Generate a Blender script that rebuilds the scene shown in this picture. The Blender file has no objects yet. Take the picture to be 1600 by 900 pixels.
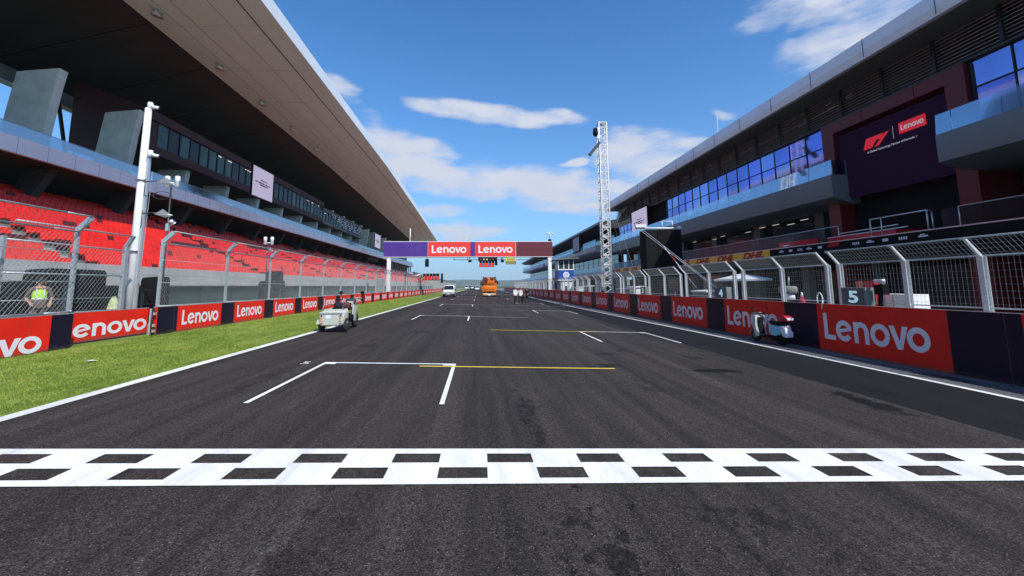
import bpy, bmesh, math, random
from mathutils import Vector, Matrix
random.seed(7)
C = bpy.data.collections.new('Scene objects')
sc = bpy.context.scene
sc.collection.children.link(C)
PI = math.pi

# ------------------------------------------------------------------ camera
cd = bpy.data.cameras.new('camera'); cam = bpy.data.objects.new('camera', cd); C.objects.link(cam)
right = Vector((0.997142, -0.075104, -0.008176)); down = Vector((0.001258, 0.124725, -0.992191)); fwd = Vector((0.075537, 0.989345, 0.124463))
M = Matrix.Identity(4)
for i in range(3):
    M[i][0] = right[i]; M[i][1] = -down[i]; M[i][2] = -fwd[i]
M[2][3] = 1.8
cam.matrix_world = M
cd.sensor_width = 36; cd.lens = 36 * 685 / 1600; cd.shift_y = -89.36 / 1600
cd.clip_start = .05; cd.clip_end = 20000
sc.camera = cam

# ------------------------------------------------------------------ light
AZ, EL = math.radians(144), math.radians(45)
SUN = Vector((math.sin(AZ) * math.cos(EL), math.cos(AZ) * math.cos(EL), math.sin(EL)))
sd = bpy.data.lights.new('sun', 'SUN'); so = bpy.data.objects.new('sun', sd); C.objects.link(so)
sd.energy = 5.0; sd.angle = math.radians(.5); sd.color = (1, .965, .9)
so.rotation_euler = SUN.to_track_quat('Z', 'Y').to_euler(); so.location = (30, -30, 60)
sc.view_settings.view_transform = 'Standard'; sc.view_settings.look = 'None'
sc.view_settings.gamma = 1; sc.view_settings.exposure = 0.0
try: sc.view_settings.use_curve_mapping = False
except Exception: pass

W = bpy.data.worlds.new('World'); sc.world = W; W.use_nodes = True
nt = W.node_tree; N = nt.nodes; Lk = nt.links
for n in list(N): N.remove(n)
def math_node(nt, op, a, b=None, c=None, clamp=False):
    n = nt.nodes.new('ShaderNodeMath'); n.operation = op; n.use_clamp = clamp
    for i, v in enumerate((a, b, c)):
        if v is None: continue
        if isinstance(v, (int, float)): n.inputs[i].default_value = v
        else: nt.links.new(v, n.inputs[i])
    return n.outputs[0]
sky = N.new('ShaderNodeTexSky'); sky.sky_type = 'NISHITA'; sky.sun_disc = False
sky.sun_elevation = EL; sky.sun_rotation = AZ; sky.altitude = 0; sky.air_density = 1.0; sky.dust_density = .4; sky.ozone_density = 2.0
tc = N.new('ShaderNodeTexCoord'); sep = N.new('ShaderNodeSeparateXYZ'); Lk.new(tc.outputs['Generated'], sep.inputs[0])
az = math_node(nt, 'ARCTAN2', sep.outputs[0], sep.outputs[1]); el = math_node(nt, 'ARCSINE', sep.outputs[2])
mp = N.new('ShaderNodeMapping'); mp.inputs['Scale'].default_value = (1, 1, 3.2); Lk.new(tc.outputs['Generated'], mp.inputs[0])
n1 = N.new('ShaderNodeTexNoise'); n1.inputs['Scale'].default_value = 7.5; n1.inputs['Detail'].default_value = 9; n1.inputs['Roughness'].default_value = .56; Lk.new(mp.outputs[0], n1.inputs[0])
n2 = N.new('ShaderNodeTexNoise'); n2.inputs['Scale'].default_value = 6; n2.inputs['Detail'].default_value = 3; Lk.new(tc.outputs['Generated'], n2.inputs[0])
s2 = N.new('ShaderNodeSeparateColor'); Lk.new(n2.outputs['Color'], s2.inputs[0])
azd = math_node(nt, 'ADD', az, math_node(nt, 'MULTIPLY', math_node(nt, 'SUBTRACT', s2.outputs[0], .5), .12))
eld = math_node(nt, 'ADD', el, math_node(nt, 'MULTIPLY', math_node(nt, 'SUBTRACT', s2.outputs[1], .5), .06))
BL = [(0.048,0.385,0.134,0.020,-0.11,1),(-0.229,0.309,0.059,0.055,-0.66,.75),(-0.137,0.274,0.105,0.051,-0.32,1),(-0.005,0.239,0.137,0.040,-0.14,1),(0.151,0.219,0.128,0.040,-0.09,1),
(0.209,0.179,0.085,0.020,-0.04,.8),(-0.085,0.172,0.065,0.013,-0.02,.8),(-0.034,0.129,0.087,0.020,0.0,.8),(0.369,0.274,0.085,0.050,-0.10,.95),(0.457,0.287,0.055,0.021,-0.13,.8),
(0.318,0.216,0.054,0.017,-0.07,.9),(0.657,0.512,0.06,0.034,0.05,.6),(0.785,0.452,0.085,0.060,0.16,.78),(0.86,0.50,0.09,0.07,0.2,.75),(0.736,0.496,0.025,0.014,-0.37,.7),(0.689,0.448,0.024,0.009,-0.12,.7),
(0.546,0.344,0.021,0.009,-0.18,.9),(-0.307,0.411,0.036,0.022,-0.42,.6),(0.212,0.274,0.024,0.008,-0.05,.8),(0.076,0.075,0.10,0.014,-0.01,.6),
(-1.2,.5,.3,.12,.2,1),(-1.5,.25,.4,.08,0,1),(2.2,.6,.4,.15,0,.9),(-2.6,.4,.5,.1,0,1),(1.6,.35,.3,.1,.1,1),(3.0,.3,.3,.06,0,1)]
acc = None
for (ca, ce, ra, re, rot, st) in BL:
    du = math_node(nt, 'MULTIPLY', math_node(nt, 'SUBTRACT', azd, ca), math.cos(ce)); dv = math_node(nt, 'SUBTRACT', eld, ce)
    c_, s_ = math.cos(rot), math.sin(rot)
    a = math_node(nt, 'DIVIDE', math_node(nt, 'ADD', math_node(nt, 'MULTIPLY', du, c_), math_node(nt, 'MULTIPLY', dv, s_)), ra * 1.6)
    b = math_node(nt, 'DIVIDE', math_node(nt, 'SUBTRACT', math_node(nt, 'MULTIPLY', dv, c_), math_node(nt, 'MULTIPLY', du, s_)), re * 1.5)
    m = math_node(nt, 'MULTIPLY', math_node(nt, 'SUBTRACT', 1, math_node(nt, 'ADD', math_node(nt, 'MULTIPLY', a, a), math_node(nt, 'MULTIPLY', b, b)), clamp=True), st)
    acc = m if acc is None else math_node(nt, 'MAXIMUM', acc, m)
den = math_node(nt, 'ADD', acc, math_node(nt, 'MULTIPLY', math_node(nt, 'SUBTRACT', n1.outputs[0], .5), 2.3))
mr = N.new('ShaderNodeMapRange'); mr.interpolation_type = 'SMOOTHSTEP'; mr.inputs['From Min'].default_value = .10; mr.inputs['From Max'].default_value = .98; Lk.new(den, mr.inputs['Value'])
gate = math_node(nt, 'MULTIPLY', mr.outputs[0], math_node(nt, 'MULTIPLY', acc, 3.0, clamp=True), clamp=True)
# cloud shade: lit tops, greyer inner parts
cr = N.new('ShaderNodeMix'); cr.data_type = 'RGBA'; cr.inputs[6].default_value = (7.4, 7.7, 8.7, 1); cr.inputs[7].default_value = (5.9, 6.6, 8.2, 1)
Lk.new(n2.outputs[0], cr.inputs[0])
hs = N.new('ShaderNodeMix'); hs.data_type = 'RGBA'; hs.blend_type = 'MULTIPLY'; hs.inputs[0].default_value = 1; Lk.new(sky.outputs[0], hs.inputs[6]); hs.inputs[7].default_value = (.50, 1.25, 1.92, 1)
hz = N.new('ShaderNodeMix'); hz.data_type = 'RGBA'; Lk.new(hs.outputs[2], hz.inputs[6]); hz.inputs[7].default_value = (4.8, 7.1, 9.4, 1)
Lk.new(math_node(nt, 'MULTIPLY', math_node(nt, 'EXPONENT', math_node(nt, 'MULTIPLY', math_node(nt, 'MAXIMUM', el, 0), -6.0)), .92), hz.inputs[0])
mx = N.new('ShaderNodeMix'); mx.data_type = 'RGBA'; Lk.new(gate, mx.inputs[0]); Lk.new(hz.outputs[2], mx.inputs[6]); Lk.new(cr.outputs[2], mx.inputs[7])
bg = N.new('ShaderNodeBackground'); bg.inputs[1].default_value = .098; Lk.new(mx.outputs[2], bg.inputs[0])
wo = N.new('ShaderNodeOutputWorld'); Lk.new(bg.outputs[0], wo.inputs[0])

# ------------------------------------------------------------------ materials
def mat(name, col, rough=.6, metal=0, spec=.5, var=0, vscale=3, bump=0, bscale=40, emit=None, estr=0, coat=0, dirt=0, stretch=None):
    m = bpy.data.materials.new(name); m.use_nodes = True; t = m.node_tree; b = t.nodes['Principled BSDF']
    b.inputs['Roughness'].default_value = rough; b.inputs['Metallic'].default_value = metal
    b.inputs['Specular IOR Level'].default_value = spec; b.inputs['Coat Weight'].default_value = coat
    c4 = (*col, 1); b.inputs['Base Color'].default_value = c4
    co = t.nodes.new('ShaderNodeTexCoord').outputs['Object']
    if stretch:
        mpn = t.nodes.new('ShaderNodeMapping'); mpn.inputs['Scale'].default_value = stretch; t.links.new(co, mpn.inputs[0]); co = mpn.outputs[0]
    if var or True:
        v = var if var else .05
        n = t.nodes.new('ShaderNodeTexNoise'); n.inputs['Scale'].default_value = vscale; n.inputs['Detail'].default_value = 6; n.inputs['Roughness'].default_value = .65; t.links.new(co, n.inputs[0])
        r = t.nodes.new('ShaderNodeMapRange'); r.inputs['From Min'].default_value = .3; r.inputs['From Max'].default_value = .7; r.inputs['To Min'].default_value = 1 - v; r.inputs['To Max'].default_value = 1 + v; t.links.new(n.outputs[0], r.inputs[0])
        x = t.nodes.new('ShaderNodeMix'); x.data_type = 'RGBA'; x.blend_type = 'MULTIPLY'; x.inputs[0].default_value = 1; x.inputs[6].default_value = c4
        t.links.new(r.outputs[0], x.inputs[7]); t.links.new(x.outputs[2], b.inputs['Base Color'])
    if dirt:   # road grime splashed along the foot of the board
        sp = t.nodes.new('ShaderNodeSeparateXYZ'); t.links.new(co, sp.inputs[0])
        nd = t.nodes.new('ShaderNodeTexNoise'); nd.inputs['Scale'].default_value = 7; nd.inputs['Detail'].default_value = 7; nd.inputs['Roughness'].default_value = .75; t.links.new(co, nd.inputs[0])
        h_ = math_node(t, 'SUBTRACT', math_node(t, 'ADD', math_node(t, 'MULTIPLY', nd.outputs[0], .9), -.18), math_node(t, 'MULTIPLY', sp.outputs[2], 2.4))
        k_ = math_node(t, 'MULTIPLY', h_, 3 * dirt, clamp=True)
        scf = t.nodes.new('ShaderNodeMapRange'); scf.inputs[1].default_value = .66; scf.inputs[2].default_value = .74; scf.inputs[3].default_value = 0; scf.inputs[4].default_value = .35; t.links.new(nd.outputs[0], scf.inputs[0])
        k_ = math_node(t, 'MAXIMUM', k_, scf.outputs[0])
        xg = t.nodes.new('ShaderNodeMix'); xg.data_type = 'RGBA'; fy = math_node(t, 'FRACT', math_node(t, 'DIVIDE', math_node(t, 'ADD', sp.outputs[1], .29), 1.22)); seam = math_node(t, 'MULTIPLY', math_node(t, 'LESS_THAN', fy, .012), .7); k_ = math_node(t, 'MAXIMUM', k_, seam); t.links.new(k_, xg.inputs[0]); t.links.new(x.outputs[2], xg.inputs[6]); xg.inputs[7].default_value = (.10, .085, .065, 1); t.links.new(xg.outputs[2], b.inputs['Base Color'])
    if bump:
        n3 = t.nodes.new('ShaderNodeTexNoise'); n3.inputs['Scale'].default_value = bscale; n3.inputs['Detail'].default_value = 4; t.links.new(co, n3.inputs[0])
        bp = t.nodes.new('ShaderNodeBump'); bp.inputs['Strength'].default_value = bump; bp.inputs['Distance'].default_value = .02; t.links.new(n3.outputs[0], bp.inputs['Height']); t.links.new(bp.outputs[0], b.inputs['Normal'])
    if emit:
        b.inputs['Emission Color'].default_value = (*emit, 1); b.inputs['Emission Strength'].default_value = estr
    return m
def glass(name, tint=(.75, .9, .92), rough=.02, mixf=.35):
    m = bpy.data.materials.new(name); m.use_nodes = True; t = m.node_tree
    for n in list(t.nodes): t.nodes.remove(n)
    o = t.nodes.new('ShaderNodeOutputMaterial'); g = t.nodes.new('ShaderNodeBsdfGlossy'); g.inputs['Roughness'].default_value = rough; g.inputs[0].default_value = (.85, .9, 1, 1)
    tr = t.nodes.new('ShaderNodeBsdfTransparent'); tr.inputs[0].default_value = (*tint, 1)
    f = t.nodes.new('ShaderNodeFresnel'); f.inputs[0].default_value = 1.5
    a = math_node(t, 'MULTIPLY', math_node(t, 'ADD', f.outputs[0], mixf, clamp=True), .5)
    x = t.nodes.new('ShaderNodeMixShader'); t.links.new(a, x.inputs[0]); t.links.new(tr.outputs[0], x.inputs[1]); t.links.new(g.outputs[0], x.inputs[2]); t.links.new(x.outputs[0], o.inputs[0])
    return m

def asphalt(name, base, warm=0, streak=.35, stains=(), marks=True):
    m = bpy.data.materials.new(name); m.use_nodes = True; t = m.node_tree; b = t.nodes['Principled BSDF']; n_ = t.nodes; l = t.links
    co = n_.new('ShaderNodeTexCoord').outputs['Object']
    def noise(sc_, det, scale=None, rough=.6, inp=None):
        v = inp or co
        if scale: q = n_.new('ShaderNodeMapping'); q.inputs['Scale'].default_value = scale; l.new(v, q.inputs[0]); v = q.outputs[0]
        k = n_.new('ShaderNodeTexNoise'); k.inputs['Scale'].default_value = sc_; k.inputs['Detail'].default_value = det; k.inputs['Roughness'].default_value = rough; l.new(v, k.inputs[0]); return k.outputs[0]
    def rng(v, a, b_, c, d, sm=False):
        r = n_.new('ShaderNodeMapRange'); r.inputs[1].default_value = a; r.inputs[2].default_value = b_; r.inputs[3].default_value = c; r.inputs[4].default_value = d
        if sm: r.interpolation_type = 'SMOOTHSTEP'
        l.new(v, r.inputs[0]); return r.outputs[0]
    st = rng(noise(1.0, 5, (1.7, .05, 1)), .3, .7, 1 - streak, 1 + streak)          # long rubber streaks
    st2 = rng(noise(1.0, 6, (6, .25, 1)), .3, .7, 1 - streak * .6, 1 + streak * .6)
    pat = rng(noise(.35, 6), .3, .7, .88, 1.12)
    gr = math_node(t, 'MULTIPLY', rng(noise(75, 3, None, .75), .38, .64, .15, 2.0), rng(noise(24, 4, None, .8), .36, .66, .55, 1.5))                                         # aggregate
    vo = n_.new('ShaderNodeTexVoronoi'); vo.inputs['Scale'].default_value = 62; l.new(co, vo.inputs['Vector'])
    spk = rng(vo.outputs['Distance'], .0, .36, 8, 0)
    selc = n_.new('ShaderNodeSeparateColor'); l.new(vo.outputs['Color'], selc.inputs[0])
    spk = math_node(t, 'MULTIPLY', spk, rng(selc.outputs[0], .84, .9, 0, 1), clamp=False)
    f = math_node(t, 'MULTIPLY', math_node(t, 'MULTIPLY', st, st2), math_node(t, 'MULTIPLY', pat, gr))
    f = math_node(t, 'ADD', f, spk)
    sp = n_.new('ShaderNodeSeparateXYZ'); l.new(co, sp.inputs[0])
    dn = noise(4.5, 7, (1, .6, 1), .72)
    for st_ in stains:
        (x, y, rx, ry, depth) = st_[:5]; amp = st_[5] if len(st_) > 5 else 2.9   # oil spills and damp spots lying on the road
        a = math_node(t, 'DIVIDE', math_node(t, 'SUBTRACT', sp.outputs[0], x), rx); c = math_node(t, 'DIVIDE', math_node(t, 'SUBTRACT', sp.outputs[1], y), ry)
        d = math_node(t, 'SQRT', math_node(t, 'ADD', math_node(t, 'MULTIPLY', a, a), math_node(t, 'MULTIPLY', c, c)))
        d = math_node(t, 'ADD', d, math_node(t, 'MULTIPLY', math_node(t, 'SUBTRACT', dn, .5 if amp < 4 else .42), amp))
        f = math_node(t, 'MULTIPLY', f, rng(d, .62, .95, depth, 1, True))
    x = n_.new('ShaderNodeMix'); x.data_type = 'RGBA'; x.blend_type = 'MULTIPLY'; x.inputs[0].default_value = 1; x.inputs[6].default_value = (*base, 1)
    l.new(f, x.inputs[7]); l.new(x.outputs[2], b.inputs['Base Color'])
    b.inputs['Roughness'].default_value = .85; b.inputs['Specular IOR Level'].default_value = .22
    bp = n_.new('ShaderNodeBump'); bp.inputs['Strength'].default_value = .55; bp.inputs['Distance'].default_value = .006; l.new(noise(70, 4, None, .7), bp.inputs['Height']); l.new(bp.outputs[0], b.inputs['Normal'])
    return m
STAINS = [(5.45, 10.05, .8, .26, .12), (6.62, 7.3, .28, 1.0, .15), (3.1, 10.6, .35, .28, .3), (.72, 6.7, .22, 1.9, .42, 5.5), (.95, 3.2, .42, 1.0, .35, 6.5), (2.2, 3.3, .5, .8, .5, 7), (-1.3, 3.2, .4, 1.1, .6, 7), (-3.6, 8.6, .9, 1.8, .7, 6), (3.3, 8.4, .8, 1.6, .7, 6), (-3.2, 13.3, .4, .25, .6), (3.6, 12.4, .5, .35, .55), (4.4, 13.2, .35, .3, .55),
          (-2.2, 17.5, .45, .6, .6), (2.0, 24, .3, .8, .6), (7.3, 22, .3, 1.2, .7), (5.9, 12.0, .3, .3, .5)]
A_TRACK = asphalt('track asphalt', (.0385, .0318, .0275), streak=.42, stains=STAINS)
A_DARK = asphalt('fresh dark asphalt', (.0095, .0092, .0100), streak=.15, stains=[(7.6, 8.2, .3, .4, .6)])
A_GREY = asphalt('grey shoulder asphalt', (.10, .10, .10), streak=.5, stains=[(10.6, 9.6, .35, .9, .35), (10.4, 15.2, .3, 1.2, .4), (10.5, 20, .3, 1.5, .5)])
A_PIT = asphalt('pit lane concrete', (.17, .17, .17), streak=.15)
def paint(name, col):
    m = bpy.data.materials.new(name); m.use_nodes = True; t = m.node_tree; b = t.nodes['Principled BSDF']
    co = t.nodes.new('ShaderNodeTexCoord').outputs['Object']
    def nz(s, d, lo, hi, a, c, sc_=(1, 1, 1)):
        q = t.nodes.new('ShaderNodeMapping'); q.inputs['Scale'].default_value = sc_; t.links.new(co, q.inputs[0])
        n = t.nodes.new('ShaderNodeTexNoise'); n.inputs['Scale'].default_value = s; n.inputs['Detail'].default_value = d; n.inputs['Roughness'].default_value = .7; t.links.new(q.outputs[0], n.inputs[0])
        r = t.nodes.new('ShaderNodeMapRange'); r.inputs[1].default_value = lo; r.inputs[2].default_value = hi; r.inputs[3].default_value = a; r.inputs[4].default_value = c; t.links.new(n.outputs[0], r.inputs[0]); return r.outputs[0]
    f = math_node(t, 'MULTIPLY', math_node(t, 'MULTIPLY', nz(1.2, 8, .32, .62, .80, 1.02, (1, .5, 1)), nz(1.0, 6, .30, .50, .76, 1, (5, .35, 1))), nz(42, 5, .29, .41, .30, 1))
    x = t.nodes.new('ShaderNodeMix'); x.data_type = 'RGBA'; x.blend_type = 'MULTIPLY'; x.inputs[0].default_value = 1; x.inputs[6].default_value = (*col, 1)
    t.links.new(f, x.inputs[7]); t.links.new(x.outputs[2], b.inputs['Base Color']); b.inputs['Roughness'].default_value = .55
    bp = t.nodes.new('ShaderNodeBump'); bp.inputs['Strength'].default_value = .35; bp.inputs['Distance'].default_value = .006; n = t.nodes.new('ShaderNodeTexNoise'); n.inputs['Scale'].default_value = 70; t.links.new(co, n.inputs[0]); t.links.new(n.outputs[0], bp.inputs['Height']); t.links.new(bp.outputs[0], b.inputs['Normal'])
    return m
WHITE_P = paint('white road paint', (.93, .905, .865)); YEL_P = paint('yellow road paint', (.72, .52, .06))
def grassmat(name, a, b_):
    m = bpy.data.materials.new(name); m.use_nodes = True; t = m.node_tree; b = t.nodes['Principled BSDF']
    co = t.nodes.new('ShaderNodeTexCoord').outputs['Object']
    q = t.nodes.new('ShaderNodeMapping'); q.inputs['Scale'].default_value = (1, .35, 1); t.links.new(co, q.inputs[0])
    n = t.nodes.new('ShaderNodeTexNoise'); n.inputs['Scale'].default_value = 1.8; n.inputs['Detail'].default_value = 8; n.inputs['Roughness'].default_value = .72; t.links.new(q.outputs[0], n.inputs[0])
    r = t.nodes.new('ShaderNodeValToRGB'); e = r.color_ramp.elements; e[0].position = .36; e[0].color = (*a, 1); e[1].position = .58; e[1].color = (*b_, 1)
    k = e.new(.70); k.color = (.30, .27, .10, 1); t.links.new(n.outputs[0], r.inputs[0]); t.links.new(r.outputs[0], b.inputs['Base Color'])
    b.inputs['Roughness'].default_value = .8; b.inputs['Specular IOR Level'].default_value = .2
    n3 = t.nodes.new('ShaderNodeTexNoise'); n3.inputs['Scale'].default_value = 35; n3.inputs['Detail'].default_value = 4; t.links.new(co, n3.inputs[0])
    bp = t.nodes.new('ShaderNodeBump'); bp.inputs['Strength'].default_value = .8; bp.inputs['Distance'].default_value = .03; t.links.new(n3.outputs[0], bp.inputs['Height']); t.links.new(bp.outputs[0], b.inputs['Normal'])
    return m
GRASS = grassmat('verge grass', (.11, .165, .025), (.19, .25, .05)); BLADE = grassmat('grass blades', (.145, .22, .028), (.27, .33, .06))
FIELD = grassmat('field', (.05, .08, .02), (.09, .10, .03))
HILL = mat('wooded hill', (.05, .075, .05), .9, var=.4, vscale=.004)

red = mat('red board vinyl', (.80, .022, .010), .5, var=.10, vscale=1.3, spec=.3, dirt=.8, bump=.25, bscale=2.2)
navy = mat('navy board vinyl', (.010, .006, .022), .5, var=.2, vscale=1.5, spec=.3, dirt=.45, bump=.25, bscale=2.2)
white = mat('white paint', (.78, .78, .78), .45, var=.06)
letter_w = mat('white lettering vinyl', (.80, .80, .84), .5, var=.03)
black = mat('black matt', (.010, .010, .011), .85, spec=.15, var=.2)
rubber = mat('tyre rubber', (.018, .018, .018), .8, var=.2)
conc = mat('light concrete', (.40, .395, .38), .85, var=.18, vscale=.7, bump=.2, bscale=25)
concd = mat('grey concrete', (.20, .20, .19), .85, var=.2, vscale=.8, bump=.2)
galv = mat('galvanised steel', (.50, .53, .55), .42, .55, var=.22, vscale=9)
wire = mat('galvanised wire', (.30, .33, .33), .45, .4, var=.2, vscale=4)
alu = mat('aluminium', (.75, .75, .75), .35, .7, var=.1)
dsteel = mat('dark steel', (.05, .055, .06), .45, .4, var=.2)
tan = mat('tan soffit panels', (.74, .95, .84), .7, var=.06, vscale=.4, stretch=(1, .1, 1))
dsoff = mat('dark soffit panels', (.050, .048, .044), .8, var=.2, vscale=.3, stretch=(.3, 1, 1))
fasciaw = mat('white metal fascia', (.82, .83, .84), .4, .2, var=.05, vscale=.4)
fasciab = mat('pale blue grey fascia', (.84, .84, .88), .35, 0, var=.06, vscale=.4)
seatred = mat('red plastic seat', (.74, .020, .008), .42, var=.22, vscale=.8, spec=.4)
seatdk = mat('maroon plastic seat', (.09, .008, .008), .5, var=.2)
teal = mat('dark green screen fabric', (.022, .045, .042), .8, var=.3, vscale=1.5)
maroon = mat('dark red cladding', (.13, .009, .012), .45, var=.2, vscale=.4)
glassdark = mat('blue coated window glass', (.20, .21, .54), .05, 1.0, var=.3, vscale=.18)
glassteal = mat('teal window glass', (.10, .16, .17), .06, .6, var=.3, vscale=.3)
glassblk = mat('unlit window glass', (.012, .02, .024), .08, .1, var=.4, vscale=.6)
railglass = glass('balustrade glass', (.66, .78, .82), .05, .02)
railblue = glass('tinted balustrade glass', (.42, .52, .58), .25, 0)
mull = mat('dark mullion', (.025, .03, .035), .4, .5)
slabg = mat('grey balcony cladding', (.175, .19, .195), .5, .2, var=.08, vscale=.3)
slabw = mat('pale balcony cladding', (.42, .45, .52), .45, .2, var=.08, vscale=.3)
yellow = mat('yellow banner', (.95, .56, .02), .5, var=.05); dred = mat('crimson lettering', (.45, .01, .012), .5)
blue = mat('blue panel', (.012, .07, .34), .45, var=.1)
purple = mat('purple gantry panel', (.075, .034, .27), .5, var=.15, vscale=.2); plum = mat('plum gantry panel', (.135, .020, .034), .5, var=.15, vscale=.2)
coral = mat('bright red gantry panel', (.80, .045, .03), .5, var=.04)
orange = mat('orange truck paint', (.80, .20, .012), .35, coat=.4, var=.08); cream = mat('pale yellow bumper', (.62, .52, .28), .5, var=.2)
carwhite = mat('white car paint', (.78, .78, .76), .25, coat=.6, var=.03); windsc = mat('car glass', (.012, .015, .018), .05, spec=.8)
skin = mat('skin', (.45, .24, .16), .55, var=.06, vscale=12); hairm = mat('dark hair', (.02, .014, .01), .7)
hiviz = mat('high visibility vest', (.42, .75, .06), .55, var=.12, vscale=6); silver = mat('reflective tape', (.65, .66, .62), .4)
khaki = mat('brown trousers', (.12, .085, .07), .8, var=.2, vscale=8); cblack = mat('black cloth', (.015, .015, .02), .8, var=.2, vscale=8); cwhite = mat('white shirt cloth', (.72, .72, .74), .7, var=.06, vscale=6); cmaroon = mat('dark red shirt cloth', (.10, .012, .02), .7, var=.1)
skyblue = mat('light blue scooter paint', (.20, .60, .72), .25, coat=.5); redgloss = mat('red gloss plastic', (.46, .012, .03), .25, coat=.5)
amber = mat('amber lens', (.8, .35, .05), .3); chrome = mat('chrome', (.8, .8, .8), .12, 1.0)
scr_l = mat('lit lavender display', (.05, .05, .05), .5, emit=(.60, .52, .74), estr=.72)
scr_t = mat('dark text on display', (.03, .02, .05), .5)
scr_big = mat('dim indigo display', (.003, .002, .006), .7, spec=.05, emit=(.010, .004, .018), estr=.6)
scr_w = mat('lit white display text', (.05, .05, .05), .5, emit=(.6, .6, .7), estr=.55); scr_r = mat('lit red display mark', (.05, .01, .01), .5, emit=(.62, .012, .03), estr=.7)
litred = mat('lit red signal', (.3, .01, .01), .4, emit=(1, .05, .05), estr=1.4); lamp_w = mat('lit ceiling lamp', (.5, .5, .5), .4, emit=(1, .95, .85), estr=.6)
digit = mat('pale cyan lit digit', (.62, .85, .86), .4, emit=(.55, .9, .95), estr=.35); greybox = mat('grey number box', (.16, .18, .17), .6, var=.15)
tealpost = mat('dark teal column', (.05, .085, .085), .4, var=.15)

# ------------------------------------------------------------------ helpers
def gz(x): return -.034 * max(-13, min(13, x))
def tag(o, label=None, cat=None, group=None, kind=None):
    if label: o['label'] = label
    if cat: o['category'] = cat
    if group: o['group'] = group
    if kind: o['kind'] = kind
    return o
class MB:
    def __init__(s): s.v = []; s.f = []; s.sm = []
    def quad(s, *p):
        n = len(s.v); s.v += [tuple(q) for q in p]; s.f.append(tuple(range(n, n + len(p)))); s.sm.append(False); return s
    def box(s, x0, x1, y0, y1, z0, z1):
        n = len(s.v); s.v += [(x, y, z) for z in (z0, z1) for (x, y) in ((x0, y0), (x1, y0), (x1, y1), (x0, y1))]
        for f in ((3, 2, 1, 0), (4, 5, 6, 7), (0, 1, 5, 4), (1, 2, 6, 5), (2, 3, 7, 6), (3, 0, 4, 7)): s.f.append(tuple(n + i for i in f)); s.sm.append(False)
        return s
    def extrude(s, prof, axis, a, b, off=(0, 0, 0)):   # prof 2D polygon; axis 'y': (x,z) ; 'x': (y,z) ; 'z': (x,y)
        def P(u, v, w): return {'y': (u, w, v), 'x': (w, u, v), 'z': (u, v, w)}[axis]
        n = len(s.v); k = len(prof)
        for w in (a, b): s.v += [tuple(c + o for c, o in zip(P(u, v, w), off)) for (u, v) in prof]
        s.f.append(tuple(range(n + k - 1, n - 1, -1))); s.f.append(tuple(range(n + k, n + 2 * k))); s.sm += [False] * 2
        for i in range(k): j = (i + 1) % k; s.f.append((n + i, n + j, n + k + j, n + k + i)); s.sm.append(False)
        return s
    def tube(s, p, q, r, n=6, r2=None, caps=True, smooth=True):
        p, q = Vector(p), Vector(q); d = (q - p).normalized(); u = d.orthogonal().normalized(); w = d.cross(u); r2 = r if r2 is None else r2
        b = len(s.v)
        for c, rr in ((p, r), (q, r2)):
            for i in range(n): a = 2 * PI * (i + .5) / n; s.v.append(tuple(c + (u * math.cos(a) + w * math.sin(a)) * rr))
        for i in range(n): j = (i + 1) % n; s.f.append((b + i, b + j, b + n + j, b + n + i)); s.sm.append(smooth and n > 5)
        if caps: s.f.append(tuple(range(b + n - 1, b - 1, -1))); s.f.append(tuple(range(b + n, b + 2 * n))); s.sm += [False] * 2
        return s
    def path(s, pts, r, n=6):
        for a, b in zip(pts, pts[1:]): s.tube(a, b, r, n)
        return s
    def lathe(s, c, prof, n=16, axis='z'):
        b = len(s.v)
        for (r, h) in prof:
            for i in range(n):
                a = 2 * PI * i / n; x, y = r * math.cos(a), r * math.sin(a)
                s.v.append({'z': (c[0] + x, c[1] + y, c[2] + h), 'x': (c[0] + h, c[1] + x, c[2] + y), 'y': (c[0] + x, c[1] + h, c[2] + y)}[axis])
        for k in range(len(prof) - 1):
            for i in range(n): j = (i + 1) % n; s.f.append((b + k * n + i, b + k * n + j, b + (k + 1) * n + j, b + (k + 1) * n + i)); s.sm.append(True)
        s.f.append(tuple(range(b + n - 1, b - 1, -1))); s.sm.append(False); e = b + (len(prof) - 1) * n; s.f.append(tuple(range(e, e + n))); s.sm.append(False)
        return s
    def mesh(s, name, m, sub=(0, 0, 0)):
        me = bpy.data.meshes.new(name); me.from_pydata([(a - sub[0], b - sub[1], c - sub[2]) for a, b, c in s.v], [], s.f); me.materials.append(m)
        me.polygons.foreach_set('use_smooth', s.sm); me.update(); return me
    def build(s, name, m, parent=None, world=True, bevel=0):
        sub = (0, 0, 0)
        if parent is not None and world:
            q = parent; sub = Vector((0, 0, 0))
            while q is not None: sub = sub + q.location; q = q.parent
        o = bpy.data.objects.new(name, s.mesh(name, m, sub)); C.objects.link(o)
        if parent is not None: o.parent = parent
        if bevel:
            bm = bmesh.new(); bm.from_mesh(o.data); bmesh.ops.remove_doubles(bm, verts=bm.verts, dist=1e-5)
            es = [e for e in bm.edges if len(e.link_faces) == 2 and e.calc_face_angle(0) > .6]
            bmesh.ops.bevel(bm, geom=es, offset=bevel, segments=2, affect='EDGES', profile=.6); bmesh.ops.recalc_face_normals(bm, faces=bm.faces)
            bm.to_mesh(o.data); bm.free()
            for p in o.data.polygons: p.use_smooth = True
            try: o.data.set_sharp_from_angle(angle=.7)
            except Exception: pass
        return o
def thing(name, loc, label, cat, group=None, rz=0):
    o = bpy.data.objects.new(name, None); C.objects.link(o); o.location = loc; o.rotation_euler = (0, 0, rz); o.empty_display_size = .2
    return tag(o, label, cat, group)
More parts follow.
